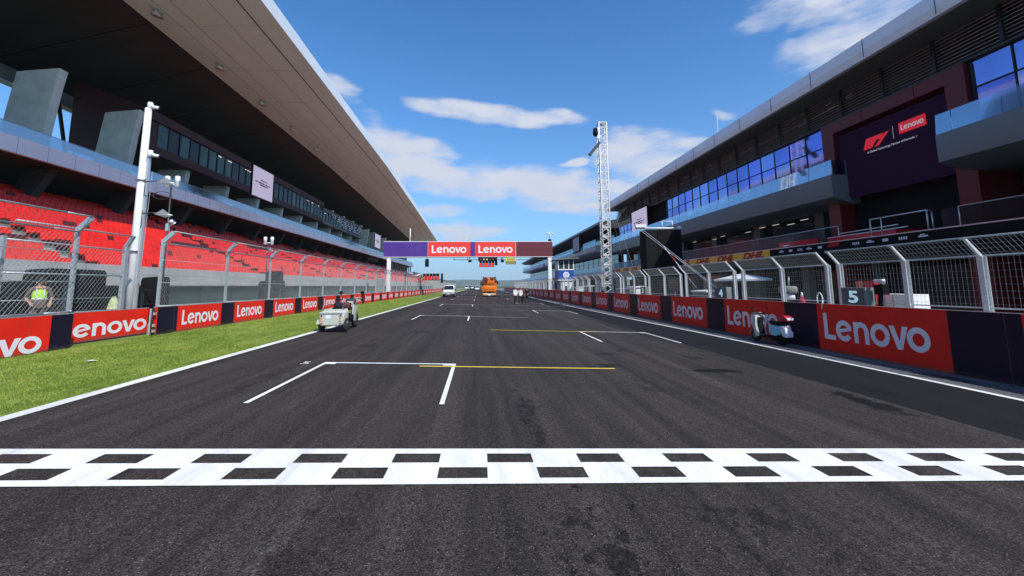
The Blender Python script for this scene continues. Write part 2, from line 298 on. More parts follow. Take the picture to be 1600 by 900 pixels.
def dup(root, loc, label, rz=None):
    r = root.copy(); C.objects.link(r); r.location = loc; r['label'] = label
    if rz is not None: r.rotation_euler = (0, 0, rz)
    def rec(a, b):
        for ch in a.children: c = ch.copy(); C.objects.link(c); c.parent = b; rec(ch, c)
    rec(root, r); return r
def ordn(n):
    return str(n) + ('th' if 10 <= n % 100 <= 20 else {1: 'st', 2: 'nd', 3: 'rd'}.get(n % 10, 'th'))

# lettering: the word mark drawn with strokes
def stroke(pts, w):
    out = []; P = [Vector(p) for p in pts]; Ls = []; Rs = []
    for i, p in enumerate(P):
        d0 = (P[i] - P[i - 1]).normalized() if i else None; d1 = (P[i + 1] - P[i]).normalized() if i < len(P) - 1 else None
        d = ((d0 or d1) + (d1 or d0)).normalized(); nrm = Vector((-d.y, d.x)); k = 1 / max(.5, nrm.dot(Vector((-(d1 or d0).y, (d1 or d0).x))))
        Ls.append(p + nrm * w / 2 * k); Rs.append(p - nrm * w / 2 * k)
    for i in range(len(P) - 1): out.append([tuple(q) for q in (Rs[i], Rs[i + 1], Ls[i + 1], Ls[i])])
    return out
def arc(cx, cy, rx, ry, a0, a1, n=20): return [(cx + rx * math.cos(math.radians(a0 + (a1 - a0) * i / n)), cy + ry * math.sin(math.radians(a0 + (a1 - a0) * i / n))) for i in range(n + 1)]
def wordmark():
    w = .185; P = []
    P += [(q, 0) for q in ([[(0, 0), (w * 1.05, 0), (w * 1.05, 1), (0, 1)], [(w * 1.05, 0), (.56, 0), (.56, w * .95), (w * 1.05, w * .95)]])]
    r = .385; c = r
    def ring(x): return [(q, 0) for q in stroke(arc(x + r, c, r - w / 2, r - w / 2, 0, 360, 28), w)]
    x = .60
    P += [(q, 0) for q in stroke(arc(x + r, c, r - w / 2, r - w / 2, 12, 325, 24), w)]
    P.append(([(x + w * .9, c - .085), (x + 2 * r - .02, c + .03), (x + 2 * r - .05, c + .14), (x + w * .9, c + .045)], 1))
    x = 1.44
    P.append(([(x, 0), (x + w, 0), (x + w, .75), (x, .75)], 0))
    P += [(q, 1) for q in stroke([(x + w * .5, .42)] + arc(x + .325, .43, .325 - w / 2, .335 - w / 2, 170, 0, 12) + [(x + .65 - w / 2, 0)], w)]
    P += ring(2.15)
    x = 2.90
    P.append(([(x, .75), (x + .26, 0), (x + .44, 0), (x + .205, .75)], 0)); P.append(([(x + .30, 0.03), (x + .44, 0), (x + .70, .75), (x + .495, .75)], 1))
    P += ring(3.53)
    return P, 4.3
WM, WML = wordmark()
def put(mb, polys, org, U, V, su, sv, off=.0012):
    Nn = Vector(U).cross(Vector(V))
    for poly, lay in polys:
        mb.quad(*[tuple(Vector(org) + Vector(U) * (u * su) + Vector(V) * (v * sv) + Nn * (lay * off)) for u, v in poly])
def textmesh(s, size, bold=0, shear=0):
    cu = bpy.data.curves.new('t', 'FONT'); cu.body = s; cu.size = size; cu.offset = bold; cu.shear = shear; cu.align_x = 'LEFT'; cu.resolution_u = 4
    o = bpy.data.objects.new('t', cu); sc.collection.objects.link(o); dg = bpy.context.evaluated_depsgraph_get(); dg.update()
    me = bpy.data.meshes.new_from_object(o.evaluated_get(dg)); bpy.data.objects.remove(o)
    vs = [tuple(v.co) for v in me.vertices]; fs = [tuple(p.vertices) for p in me.polygons]; bpy.data.meshes.remove(me); return vs, fs
def puttext(mb, s, org, U, V, size, width=None, bold=0, shear=0, center=False):
    vs, fs = textmesh(s, size, bold, shear); x0 = min(v[0] for v in vs); x1 = max(v[0] for v in vs); k = (width / (x1 - x0)) if width else 1
    sh = (x1 - x0) * k / 2 if center else 0
    n = len(mb.v); mb.v += [tuple(Vector(org) + Vector(U) * ((v[0] - x0) * k - sh) + Vector(V) * v[1]) for v in vs]
    for f in fs: mb.f.append(tuple(n + i for i in f)); mb.sm.append(False)
# ------------------------------------------------------------------ the setting
def sheet(name, x0, x1, y0, y1, m, dz=0, kind='structure', ny=1):
    xs = sorted(set([x0, x1] + [x for x in (-13, 13) if x0 < x < x1])); mb = MB()
    for k in range(ny):
        a = y0 + (y1 - y0) * k / ny; b = y0 + (y1 - y0) * (k + 1) / ny
        for u, w in zip(xs, xs[1:]): mb.quad((u, a, gz(u) + dz), (w, a, gz(w) + dz), (w, b, gz(w) + dz), (u, b, gz(u) + dz))
    o = mb.build(name, m); tag(o, kind=kind); return o
sheet('ground', -5000, 5000, -200, 9000, FIELD, -.06)
sheet('track', -5.85, 9.82, -30, 900, A_TRACK, 0)
sheet('resurfaced_lane', 7.05, 9.72, -30, 420, A_DARK, .004)
sheet('shoulder_strip', 9.82, 11.33, -30, 420, A_GREY, -.001)
sheet('pit_lane', 11.33, 40, -30, 420, A_PIT, -.012)
sheet('service_road', -45, -10.62, -30, 420, A_PIT, -.012)
sheet('grass_verge', -10.62, -5.80, -30, 900, GRASS, -.004)
mb = MB()
for (x0, x1, m) in ((-6.02, -5.82, 0),): mb.quad((x0, -30, gz(x0) + .008), (x1, -30, gz(x1) + .008), (x1, 900, gz(x1) + .008), (x0, 900, gz(x0) + .008))
tag(mb.build('track_edge_line', WHITE_P), kind='structure')
mb = MB(); ys = [(-30, 9.92), (18, 9.88), (26, 9.62), (42, 9.40), (60, 9.30), (420, 9.3)]
for (a, x), (b, w) in zip(ys, ys[1:]): mb.quad((x - .14, a, gz(x) + .008), (x, a, gz(x) + .008), (w, b, gz(w) + .008), (w - .14, b, gz(w) + .008))
tag(mb.build('pit_side_edge_line', WHITE_P), kind='structure')
mb = MB(); X0, X1 = -5.82, 9.78
def flat(x0, x1, y0, y1, dz=.010): mb.quad((x0, y0, gz(x0) + dz), (x1, y0, gz(x1) + dz), (x1, y1, gz(x1) + dz), (x0, y1, gz(x0) + dz))
for a, b in ((4.27, 4.39), (4.64, 4.76), (5.0, 5.145)): flat(X0, X1, a, b)
for (ya, yb, s0) in ((4.76, 5.0, -4.745), (4.39, 4.64, -4.255)):
    s = s0 - 2 * .97; prev = X0
    while s < X1:
        if s > X0: flat(prev, s, ya, yb)
        prev = max(X0, s + .475); s += .968
    flat(prev, X1, ya, yb)
tag(mb.build('start_line', WHITE_P), kind='structure')
mb = MB()
def slot(xa, xb, yf, inner=True):
    flat(xa, xb, yf, yf + .10); flat(xa, xa + .075, yf - 3.4, yf); flat(xb - .075, xb, yf - 3.4, yf); flat(xa + .075, xa + .28, yf - .14, yf); flat(xb - .28, xb - .075, yf - .14, yf)
for k in range(9):
    slot(-3.45, -.52, 10.38 + 16.2 * k); slot(4.2, 7.1, 18.6 + 16.2 * k)
flat(-.5, 2.9, 26.4, 26.46); flat(-5.7, 8.6, 43.4, 43.47); flat(1.0, 4.2, 34.7, 34.76)
tag(mb.build('grid_markings', WHITE_P), kind='structure')
mb = MB(); puttext(mb, '5', (-3.92, 10.24, gz(-3.8) + .010), (1, 0, -.034), (0, 1, 0), .42); tag(mb.build('grid_slot_number', WHITE_P), kind='structure')
mb = MB(); flat(-1.3, 3.1, 10.05, 10.17, .013); flat(.5, 4.95, 18.5, 18.62, .013); tag(mb.build('yellow_grid_lines', YEL_P), kind='structure')
# distant hills
mb = MB()
for (base, y, hmax, seed) in ((0, 5200, 95, 1), (0, 7600, 190, 2)):
    rnd = random.Random(seed); n = 120; hs_ = []
    ph = [rnd.random() * 6 for _ in range(5)]
    for i in range(n + 1):
        u = i / n * 14; hs_.append(hmax * (.62 + .2 * math.sin(u * .9 + ph[0]) + .13 * math.sin(u * 2.3 + ph[1]) + .05 * math.sin(u * 6.1 + ph[2])))
    xs = [-5000 + 10000 * i / n for i in range(n + 1)]
    for i in range(n):
        mb.quad((xs[i], y, -5), (xs[i + 1], y, -5), (xs[i + 1], y + 500, hs_[i + 1]), (xs[i], y + 500, hs_[i])); mb.quad((xs[i], y + 500, hs_[i]), (xs[i + 1], y + 500, hs_[i + 1]), (xs[i + 1], y + 1300, -5), (xs[i], y + 1300, -5))
tag(mb.build('hills', HILL), kind='structure')
# grass blades near the camera
mb = MB(); rnd = random.Random(3)
def tuft(cnt, y0, y1, hh):
    for _ in range(cnt):
        x = min(rnd.uniform(-10.15, -5.98), -6.03 + abs(rnd.gauss(0, .025))); y = rnd.uniform(y0, y1); z = gz(x) - .004; h_ = hh * rnd.uniform(.5, 1.3); a = rnd.uniform(0, 2 * PI); w_ = rnd.uniform(.003, .007) * (1 + y / 14)
        dx, dy = math.cos(a) * w_, math.sin(a) * w_; lx, ly = rnd.uniform(-.6, .6) * h_, rnd.uniform(-.6, .6) * h_
        mb.v += [(x - dx, y - dy, z), (x + dx, y + dy, z), (x + lx, y + ly, z + h_)]; n = len(mb.v); mb.f.append((n - 3, n - 2, n - 1)); mb.sm.append(False)
tuft(52000, 4.5, 13, .028); tuft(30000, 13, 26, .032); tuft(14000, 26, 55, .035)
tag(mb.build('grass', BLADE), 'short mown grass of the verge between the white line and the left barrier', 'grass', kind='stuff')

finc = mat('pale fin concrete', (.66, .66, .60), .85, var=.2, vscale=.8, bump=.2)
hosp = mat('dim hospitality window', (.02, .035, .04), .25, spec=.25, var=.5, vscale=.6); hospt = mat('teal hospitality window', (.05, .12, .11), .25, spec=.3, var=.4, vscale=.6)
dkconc = mat('dark concrete', (.055, .055, .052), .85, var=.2)  # concourse columns, a darker tone than the fin concrete
# ------------------------------------------------------------------ main grandstand (left)
GS = thing('grandstand', (-20, 30, gz(-20)), 'long grandstand with red seats under a deep cantilevered roof, left of the track', 'grandstand')
Y0, Y1 = 0, 197
def xtr(name, prof, m, parent, y0=Y0, y1=Y1): mb = MB(); mb.extrude(prof, 'y', y0, y1); return mb.build(name, m, parent)
xtr('front_wall', [(-20, 2.0), (-20, 3.12), (-20.25, 3.12), (-20.25, 2.25), (-21.5, 2.0)], conc, GS)
mb = MB()
for y in range(0, 197, 6): mb.box(-19.998, -19.994, y, y + .03, 2.0, 3.12)
mb.box(-19.997, -19.993, 0, 197, 2.62, 2.635); mb.build('wall_joint', concd, GS)
xtr('screen_fabric', [(-20.3, .2), (-20.3, 2.02), (-20.4, 2.02), (-20.4, .2)], teal, GS)
mb = MB()
for y in range(2, 197, 4): mb.box(-20.29, -20.22, y, y + .08, .3, 2.1)
mb.build('screen_post', dsteel, GS)
NR = 15; DX = .82; DZ = .405; RX = -20.45; RZ = 2.95
prof = [(-20.25, .5), (-20.25, 2.6)]
for r in range(NR): prof += [(RX - r * DX, RZ - .30 + r * DZ - DZ * .0), (RX - r * DX, RZ - .30 + (r + .0) * DZ + .0001)]
prof = [(-20.26, 1.9), (-20.26, RZ - .35)]
for r in range(NR):
    x = RX - r * DX; z = RZ - .35 + r * DZ
    prof += [(x, z), (x - DX, z), (x - DX, z + DZ)]
prof = prof[:-1] + [(RX - NR * DX, 8.9), (-33.2, 8.9), (-33.2, 1.9)]
xtr('seating_tier', prof, concd, GS)
# seats
AIS = [4.6 + 19.5 * k + .9 for k in range(11)]
AIS = [25.3 + 19.5 * k for k in range(-1, 9)]
def seat_geo(mb, x, y, z):     # seat pan plus curved back, facing the track (+x)
    w = .215
    mb.extrude([(x + .20, z + .36), (x + .20, z + .41), (x - .17, z + .385), (x - .17, z + .345)], 'y', y - w, y + w)
    mb.extrude([(x - .12, z + .40), (x - .17, z + .38), (x - .285, z + .80), (x - .24, z + .82)], 'y', y - w, y + w)
    mb.box(x - .17, x - .12, y - .04, y + .04, z + .003, z + .35)
allseats = []
for r in range(NR):
    x = RX - r * DX - .52; z = RZ - .35 + r * DZ
    y = 12.0 + (r % 2) * .02
    while y < 196:
        if not any(abs(y - a) < .75 for a in AIS): allseats.append((y, r, x, z))
        y += .50
def dark(y, r): return (math.sin(y * .21 + r * .9) + math.sin(y * .083 - r * .5 + 1) > 1.8) or random.random() < .03
allseats.sort(key=lambda s: (s[0] - s[2] * .0) ** 2 + (s[2] ** 2) * .2)
near = [s for s in allseats if s[0] > 19.8 + (-s[2] - 20.4) * .93][:100]; ns = set(near)
smb = MB(); seat_geo(smb, 0, 0, 0); sm_r = smb.mesh('seat', seatred); sm_d = smb.mesh('seat', seatdk)
for s in near:
    o = bpy.data.objects.new('seat', sm_d if dark(s[0], s[1]) else sm_r); C.objects.link(o); o.parent = GS; o.location = Vector((s[2], s[0], s[3] + .003)) - GS.location
mr_, md_ = MB(), MB()
for s in allseats:
    if s in ns: continue
    t_ = md_ if dark(s[0], s[1]) else mr_
    if s[0] < 95: seat_geo(t_, s[2], s[0], s[3] + .003)
    else:
        t_.extrude([(s[2] + .2, s[3] + .36), (s[2] + .2, s[3] + .41), (s[2] - .15, s[3] + .42), (s[2] - .27, s[3] + .82), (s[2] - .3, s[3] + .8), (s[2] - .2, s[3] + .36)], 'y', s[0] - .21, s[0] + .21)
ob = mr_.build('seats', seatred, GS); ob['kind'] = 'stuff'; ob = md_.build('dark_seats', seatdk, GS); ob['kind'] = 'stuff'
mb = MB()
for a in AIS:
    for r in range(NR * 2):
        x = RX - r * DX / 2; z = RZ - .35 + (r // 2) * DZ + (r % 2) * DZ / 2
        mb.box(x - DX / 2 - .0, x - .01, a - .55, a + .55, z + .003 - (.2 if r % 2 else 0), z + .02 + (r % 2) * .0)
mb.build('aisle_stairs', conc, GS)
# concourse behind the tier
FY = [33 + 7.6 * k for k in range(-4, 22)]
xtr('concourse_wall', [(-38, 8.9), (-38, 10.3), (-38.4, 10.3), (-38.4, 8.9)], black, GS)
xtr('fascia', [(-29, 10.33), (-29, 11.38), (-29.3, 11.38), (-29.3, 10.33)], fasciab, GS)
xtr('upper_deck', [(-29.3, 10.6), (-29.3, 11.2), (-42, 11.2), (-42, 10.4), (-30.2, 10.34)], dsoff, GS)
mb = MB()
for y in range(1, 197, 2): mb.box(-29.001, -28.997, y * 1.0, y + .02, 10.33, 11.38)
mb.build('fascia_joint', dsteel, GS)
xtr('glass_rail', [(-29.1, 11.2), (-29.1, 12.15), (-29.12, 12.15), (-29.12, 11.2)], railblue, GS)
mb = MB()
for y in range(1, 197, 2): mb.box(-29.2, -29.13, y - .03, y + .03, 11.2, 12.18)
mb.tube((-29.15, 0, 12.2), (-29.15, 197, 12.2), .025); mb.build('rail_post', galv, GS)
for y in FY:
    mb = MB(); mb.extrude([(-31.3, 11.2), (-34.2, 11.2), (-33.4, 17.5), (-32.6, 17.62), (-30.5, 17.85), (-30.75, 16.3)], 'y', y - .35, y + .35); mb.build('roof_fin', finc, GS, bevel=.05)
    mb = MB(); mb.extrude([(-29.6, 10.33), (-32.2, 10.33), (-33.1, 8.6), (-30.4, 8.6 - .9)] if False else [(-30.3, 10.33), (-31.9, 10.33), (-33.1, 8.0), (-31.6, 8.0)], 'y', y - .3, y + .3); mb.build('concourse_column', dkconc, GS)
# roof: loft along Y
RS = [(0, -18, 26.9), (48, -18, 26.76), (86, -18, 26.6), (126, -18.1, 25.4), (180, -18.2, 23.5), (199, -18.3, 22.95)]
def loft(name, secs, m, parent):
    mb = MB()
    for (ya, pa), (yb, pb) in zip(secs, secs[1:]):
        k = len(pa)
        for i in range(k): j = (i + 1) % k; mb.quad((pa[i][0], ya, pa[i][1]), (pa[j][0], ya, pa[j][1]), (pb[j][0], yb, pb[j][1]), (pb[i][0], yb, pb[i][1]))
    for y, p in (secs[0], secs[-1]): mb.quad(*[(a, y, b) for a, b in p])
    return mb.build(name, m, parent)
def RZZ(z): return 21.6 - (26.8 - z) * .8
def sec(f): return [(y, f(x, z)) for y, x, z in RS]
loft('roof_soffit', sec(lambda x, z: [(x - .06, z - 1.32), (x - 10.8, z - 1.75), (x - 10.9, z - 1.4), (x - .06, z - 1.1)]), tan, GS)
loft('roof_edge', sec(lambda x, z: [(x, z), (x, z - 1.34), (x - .05, z - 1.34), (x - .3, z - .02)]), fasciaw, GS)
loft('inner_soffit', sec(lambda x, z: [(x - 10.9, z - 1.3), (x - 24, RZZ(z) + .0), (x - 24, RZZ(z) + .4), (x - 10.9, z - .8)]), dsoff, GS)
loft('roof_deck', sec(lambda x, z: [(x - .3, z - .05), (x - .3, z - 1.05), (x - 11, z - .75), (x - 26, RZZ(z) + .45), (x - 26, RZZ(z) + 1.6), (x - 13, z + 1.0)]), alu, GS)
loft('rear_beam', sec(lambda x, z: [(x - 23.8, RZZ(z) - .02), (x - 23.8, RZZ(z) - 1.4), (x - 24.6, RZZ(z) - 1.4), (x - 24.6, RZZ(z) - .02)]), concd, GS)
loft('rear_gutter', sec(lambda x, z: [(x - 23.6, RZZ(z) - 1.42), (x - 23.6, RZZ(z) - 1.62), (x - 24.2, RZZ(z) - 1.62), (x - 24.2, RZZ(z) - 1.42)]), fasciaw, GS)
mb = MB()
for xo in (1.9, 4.3, 7.2, 8.6):
    for (ya, xa, za), (yb, xb, zb) in zip(RS, RS[1:]):
        za_, zb_ = za - 1.32 - .43 * xo / 10.8, zb - 1.32 - .43 * xo / 10.8
        w_ = .12 if xo == 1.9 else .035
        mb.quad((xa - xo, ya, za_ - .012), (xa - xo - w_, ya, za_ - .012 - .02 * w_), (xb - xo - w_, yb, zb_ - .012 - .02 * w_), (xb - xo, yb, zb_ - .012))
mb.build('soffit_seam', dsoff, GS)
def roofz(y):
    for (ya, xa, za), (yb, xb, zb) in zip(RS, RS[1:]):
        if ya <= y <= yb: return za + (zb - za) * (y - ya) / (yb - ya)
    return RS[-1][2]
for k in range(24):
    y = 6 + 8.2 * k; z = roofz(y); mb = MB(); mb.quad((-28.95, y, z - 1.32), (-28.95, y + .09, z - 1.32), (-41.9, y + .09, RZZ(z) - .02), (-41.9, y, RZZ(z) - .02)); mb.build('ceiling_joint', black, GS)
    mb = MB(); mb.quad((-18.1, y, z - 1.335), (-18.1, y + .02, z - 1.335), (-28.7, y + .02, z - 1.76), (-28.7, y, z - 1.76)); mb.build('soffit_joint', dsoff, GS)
mb = MB()
for y in FY[2:18]: mb.tube((-41.5, y + .8, 11.2), (-40.5, y + 3.0, 19.9), .17, 8); mb.tube((-41.5, y + 6.6, 11.2), (-40.5, y + 3.0, 19.9), .17, 8)
mb.build('rear_strut', dsteel, GS)
for k in range(17):
    y = 36.3 + 9.06 * k; zz = roofz(y) - 1.68
    mb = MB(); mb.tube((-27, y, zz), (-27, y, zz - .26), .08); mb.lathe((-27, y, zz - .26), [(.1, 0), (.30, -.08), (.36, -.32), (.25, -.42)], 12); mb.box(-27.22, -26.78, y + .42, y + .75, zz - .5, zz - .15); mb.tube((-27, y - .1, zz - .05), (-27, y + .4, zz - .15), .03)
    mb.build('roof_floodlight', alu, GS)
# suspended hospitality box under the roof
xtr('hospitality_box', [(-30.2, 14.3), (-30.2, 15.1), (-30.45, 15.1), (-30.45, 17.45), (-30.2, 17.45), (-30.2, 18.3), (-37, 20.9), (-37, 14.3)], mat('very dark red cladding', (.050, .006, .008), .6, var=.2), GS, 41.2, 87)
xtr('hospitality_box', [(-30.22, 14.15), (-30.22, 14.65), (-30.5, 14.65), (-30.5, 16.7), (-30.22, 16.7), (-30.22, 17.3), (-37, 19.9), (-37, 14.15)], mat('grey brown cladding', (.09, .075, .07), .5, var=.15), GS, 87.05, 115.5)
rnd = random.Random(5)
y = 42.6
while y < 113:
    top = 17.4 if y < 85.5 else 16.65; bot = 15.15 if y < 85.5 else 14.7
    mb = MB(); mb.box(-30.44, -30.40, y, y + 1.35, bot, top); mb.build('window', [hosp, hosp, hospt][rnd.randrange(3)], GS)
    mb = MB(); mb.box(-30.44, -30.32, y + 1.37, y + 1.55, bot, top); mb.build('window_post', mull, GS); y += 1.6
for y in (52, 54.2, 58.2, 59.2, 61, 79, 81, 84, 88, 97):
    mb = MB(); mb.box(-30.39, -30.34, y, y + .8, 17.1, 17.2) if y < 85 else mb.box(-30.39, -30.34, y, y + .8, 16.3, 16.4); mb.build('window_lamp', lamp_w, GS)
mb = MB()
for row in range(5):
    for k in range(22):
        y = 91 + k * 1.05 + row * .13; z = 14.9 + row * .4
        if rnd.random() < .75 and y > 91 + (4 - row) * 1.3: mb.quad((-30.1, y, z), (-30.1, y + .5, z), (-30.1, y + .62, z + .26), (-30.1, y + .12, z + .26))
mb.build('facade_pattern', letter_w, GS)
xtr('stair_tower', [(-31, 9.5), (-31, 17.2), (-42, 17.2), (-42, 9.5)], concd, GS, 124, 138)
for y in range(150, 197, 5): mb = MB(); mb.box(-30, -29.6, y, y + .35, 8.0, 10.32); mb.build('column', conc, GS)
# far lower stand
FS = thing('far_grandstand', (-20, 240, gz(-20)), 'low pale stand far down the left side, beyond the roofed grandstand', 'grandstand')
mb = MB(); mb.extrude([(-17, .3), (-17, 3.4), (-30, 8.5), (-30, .3)], 'y', 203, 330); mb.build('tier', conc, FS)
mb = MB()
for k in range(18): mb.box(-17 - k * .7 - .35, -17 - k * .7 - .05, 203, 330, 3.5 + k * .272, 3.75 + k * .272)
mb.build('bench_rows', slabw, FS)

# ------------------------------------------------------------------ pit building (right)
PB = thing('pit_building', (26, 30, gz(20)), 'long dark pit building with blue windows and pale sloped roof edge, nearest right', 'building')
def xp(name, prof, m, y0, y1, parent=PB, bevel=0): mb = MB(); mb.extrude(prof, 'y', y0, y1); return mb.build(name, m, parent, bevel=bevel)
BY0, BY1 = -6, 74
rf = xp('roof', [(22.25, 14.62), (22.25, 15.6), (30, 17), (44, 17), (44, 14.62)], concd, BY0, BY1)
mb = MB(); mb.extrude([(22, 14.55), (21.9, 15.0), (22.0, 15.72), (22.24, 15.74), (22.24, 14.55)], 'y', BY0, BY1 + .3); mb.build('fascia', fasciab, rf)
mb = MB()
for y in range(-6, 75, 4): mb.box(21.885, 21.9, y, y + .03, 14.6, 15.7)
mb.build('fascia_joint', dsteel, rf)
xp('soffit', [(22.25, 14.5), (22.25, 14.61), (26.5, 14.61), (26.5, 14.5)], mat('olive grey soffit', (.135, .135, .115), .6, var=.08, vscale=.3), BY0, BY1)
mb = MB()
for k in range(9): z = 12.88 + k * .185; mb.extrude([(23.96, z), (24.14, z + .085), (24.15, z + .065), (23.97, z - .03)], 'y', BY0, BY1)
mb.build('louvre', mat('grey louvre blades', (.26, .27, .27), .45, .4, var=.1), PB)
xp('louvre_backing', [(24.3, 12.75), (24.3, 14.49), (24.4, 14.49), (24.4, 12.75)], dsteel, BY0, BY1)
mb = MB(); mb.box(24.22, 24.28, 26, 60, 13.72, 13.76)
for k in range(60): a = 24 + rnd.random() * 40; z = 13.6 + rnd.random() * .8; mb.box(24.2, 24.24, a, a + .2 + rnd.random() * .6, z, z + .03)
mb.build('louvre_glint', alu, PB)  # pale slivers modelled in place of light glinting through the upper louvres
for y in range(-4, 74, 3): mb = MB(); mb.box(23.88, 24.2, y, y + .16, 12.745, 14.495); mb.build('louvre_post', mull, PB)
xp('louvre_sill', [(23.96, 12.62), (23.96, 12.74), (24.6, 12.74), (24.6, 12.62)], dsteel, BY0, BY1)
glassmid = mat('paler coated window glass', (.27, .30, .58), .06, 1.0, var=.25, vscale=.15)
# second floor glazing, one pane at a time
def glaze(ya, yb, X, z0, z1, zt, step, m, parent=PB):
    y = ya
    fr = MB()
    while y < yb - .3:
        w = min(step, yb - y)
        for (a, b) in ((z0, zt), (zt + .07, z1)):
            mb = MB(); tl = rnd.uniform(-.010, .010); tz = rnd.uniform(-.008, .008)
            mb.quad((X + tl, y + .05, a), (X - tl, y + w - .05, a), (X - tl + tz, y + w - .05, b), (X + tl + tz, y + .05, b)); mb.quad((X + .03, y + .05, b), (X + .03, y + w - .05, b), (X + .03, y + w - .05, a), (X + .03, y + .05, a)); mb.build('window_pane', rnd.choice(m) if isinstance(m, list) else m, parent)
        fr.box(X - .05, X + .05, y - .03, y + .03, z0, z1); y += w
    fr.box(X - .05, X + .05, ya, yb, zt + .003, zt + .067); fr.box(X - .07, X + .06, yb - .045, yb + .045, z0, z1); fr.build('window_frame', mull, parent)
glaze(28.0, 54.0, 24.2, 8.9, 12.6, 11.2, 1.75, [glassdark, glassdark, glassmid])
glaze(1.0, 18.7, 24.2, 8.9, 12.6, 11.2, 2.0, [glassdark, glassmid])
glaze(62.5, 73.5, 24.2, 8.9, 11.6, 10.6, 1.7, [glassmid])
xp('recess_wall', [(24.6, 8.9), (24.6, 12.6), (24.9, 12.6), (24.9, 8.9)], black, 54.1, 62.4)
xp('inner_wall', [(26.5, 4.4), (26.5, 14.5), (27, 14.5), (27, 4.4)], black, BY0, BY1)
# balconies
SL = [(23, 8.88), (23, 7.38), (24.2, 7.0), (29, 7.0), (29, 8.88)]
xp('balcony', SL, slabg, 26.4, 74, bevel=.03)
xp('balcony', [(21.8, 8.80), (21.8, 7.45), (23, 7.1), (29, 7.1), (29, 8.80)], slabg, BY0, 18.7, bevel=.03)
for (X, a, b, z) in ((23.05, 26.4, 74, 8.88), (21.85, BY0, 18.7, 8.8)):
    mb = MB(); y = a
    while y < b - .1: mb.extrude([(X, z), (X + .02, z), (X + .10, z + .98), (X + .08, z + .98)], 'y', y + .02, min(y + 1.98, b)); y += 2
    mb.build('glass_rail', railglass, PB)
    mb = MB(); mb.box(X + .11, 24.1, a if b > 70 else b - .02, (a if b > 70 else b - .02) + .02, z, z + .98); mb.build('end_glass', railglass, PB)
    mb = MB(); y = a
    while y < b: mb.box(X + .04, X + .08, y - .02, y + .02, z, z + .6); y += 4
    mb.build('rail_post', alu, PB)
# red portal with the recess for the big display
mb = MB(); mb.box(23.8, 26.2, 18.75, 28.0, 12.55, 12.615 + 0) ; 
mb = MB(); mb.extrude([(18.8, -.3), (18.8, 12.58), (27.9, 12.58), (27.9, -.3), (26.95, -.3), (26.95, 11.85), (19.75, 11.85), (19.75, -.3)], 'x', 23.9, 26.15); mb.build('red_portal', maroon, PB)
xp('portal_recess', [(24.9, 4.5), (24.9, 11.84), (25.2, 11.84), (25.2, 4.5)], black, 19.76, 26.94)
mb = MB()
for y in (21.3, 24.6): mb.box(23.885, 23.9, y, y + .02, 11.87, 12.56)
mb.build('portal_joint', black, PB)
# first floor: recessed, dark, with columns, lamps and people-high glass
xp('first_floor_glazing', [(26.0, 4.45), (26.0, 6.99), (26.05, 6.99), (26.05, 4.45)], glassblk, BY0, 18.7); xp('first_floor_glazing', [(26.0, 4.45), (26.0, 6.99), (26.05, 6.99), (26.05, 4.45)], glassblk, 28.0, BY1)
for y in [30.2, 37.6, 45, 52.5, 60, 67.5, 73, 13, 6]:
    mb = MB(); mb.box(25.4, 25.9, y, y + .9, 4.45, 7.0); mb.build('column', tealpost, PB)
for (y, z) in ((31.5, 6.7), (33.0, 6.55), (36.6, 6.75), (38.7, 6.6), (43, 6.7), (44.6, 6.55), (49, 6.7), (34.8, 6.75), (9, 6.6)):
    mb = MB(); mb.box(25.2, 25.26, y, y + .8, z, z + .03); mb.build('ceiling_lamp', lamp_w, PB)
for (a, b) in ((56, 61), (66, 73.5)): mb = MB(); mb.box(25.9, 25.96, a, b, 4.5, 6.9); mb.build('window_pane', glassteal, PB)
# podium deck
xp('deck', [(23.02, 3.2), (23.02, 4.44), (28, 4.44), (28, 3.2)], dsteel, BY0, BY1)
xp('deck_edge', [(22.95, 4.445), (22.95, 4.50), (23.3, 4.50), (23.3, 4.445)], alu, 12, BY1)
for (ya, yb) in ((8, 20), (28, 74)):
    mb = MB(); y = ya
    while y < yb: mb.box(23.1, 23.12, y + .001, y + 1.985, 4.51, 5.42); y += 2
    mb.build('glass_rail', railblue, PB)
mb = MB(); mb.tube((23.11, 8, 5.45), (23.11, 19.2, 5.45), .025); mb.tube((23.11, 26.4, 5.45), (23.11, 73, 5.45), .02); mb.path([(23.11, 19.2, 5.45), (23.11, 19.2, 4.5)], .03)
for y in (26.4, 30.5, 35, 41, 47): mb.tube((23.14, y, 4.5), (23.14, y, 5.45), .03)
mb.build('handrail', alu, PB)
# garages
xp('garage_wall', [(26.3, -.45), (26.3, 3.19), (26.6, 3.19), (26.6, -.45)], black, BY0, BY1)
for k in range(13):
    y = -4 + 6.1 * k
    mb = MB(); mb.box(25.7, 26.29, y, y + .7, -.44, 3.19); mb.build('garage_pillar', concd, PB)
    mb = MB(); mb.box(26.24, 26.29, y + .9, y + 5.9, -.40, 2.7); mb.build('garage_door', [black, dsteel, glassblk][k % 3], PB)
mb = MB(); mb.box(26.0, 26.1, 3, 17.5, 2.5, 2.9); mb.build('garage_light_band', mat('red garage trim', (.45, .01, .01), .5), PB)
mb = MB(); mb.box(23.0, 24.8, 22.4, 27.2, 4.51, 4.75); mb.build('podium_step', redgloss, PB)
mb = MB()
for z in (4.80, 4.98): mb.tube((23.0, 21.7 + (z - 4.8) * 3, z), (23.0, 27.2 - (z - 4.8) * 5, z - .05), .03)
mb.build('podium_step_edge', letter_w, PB)
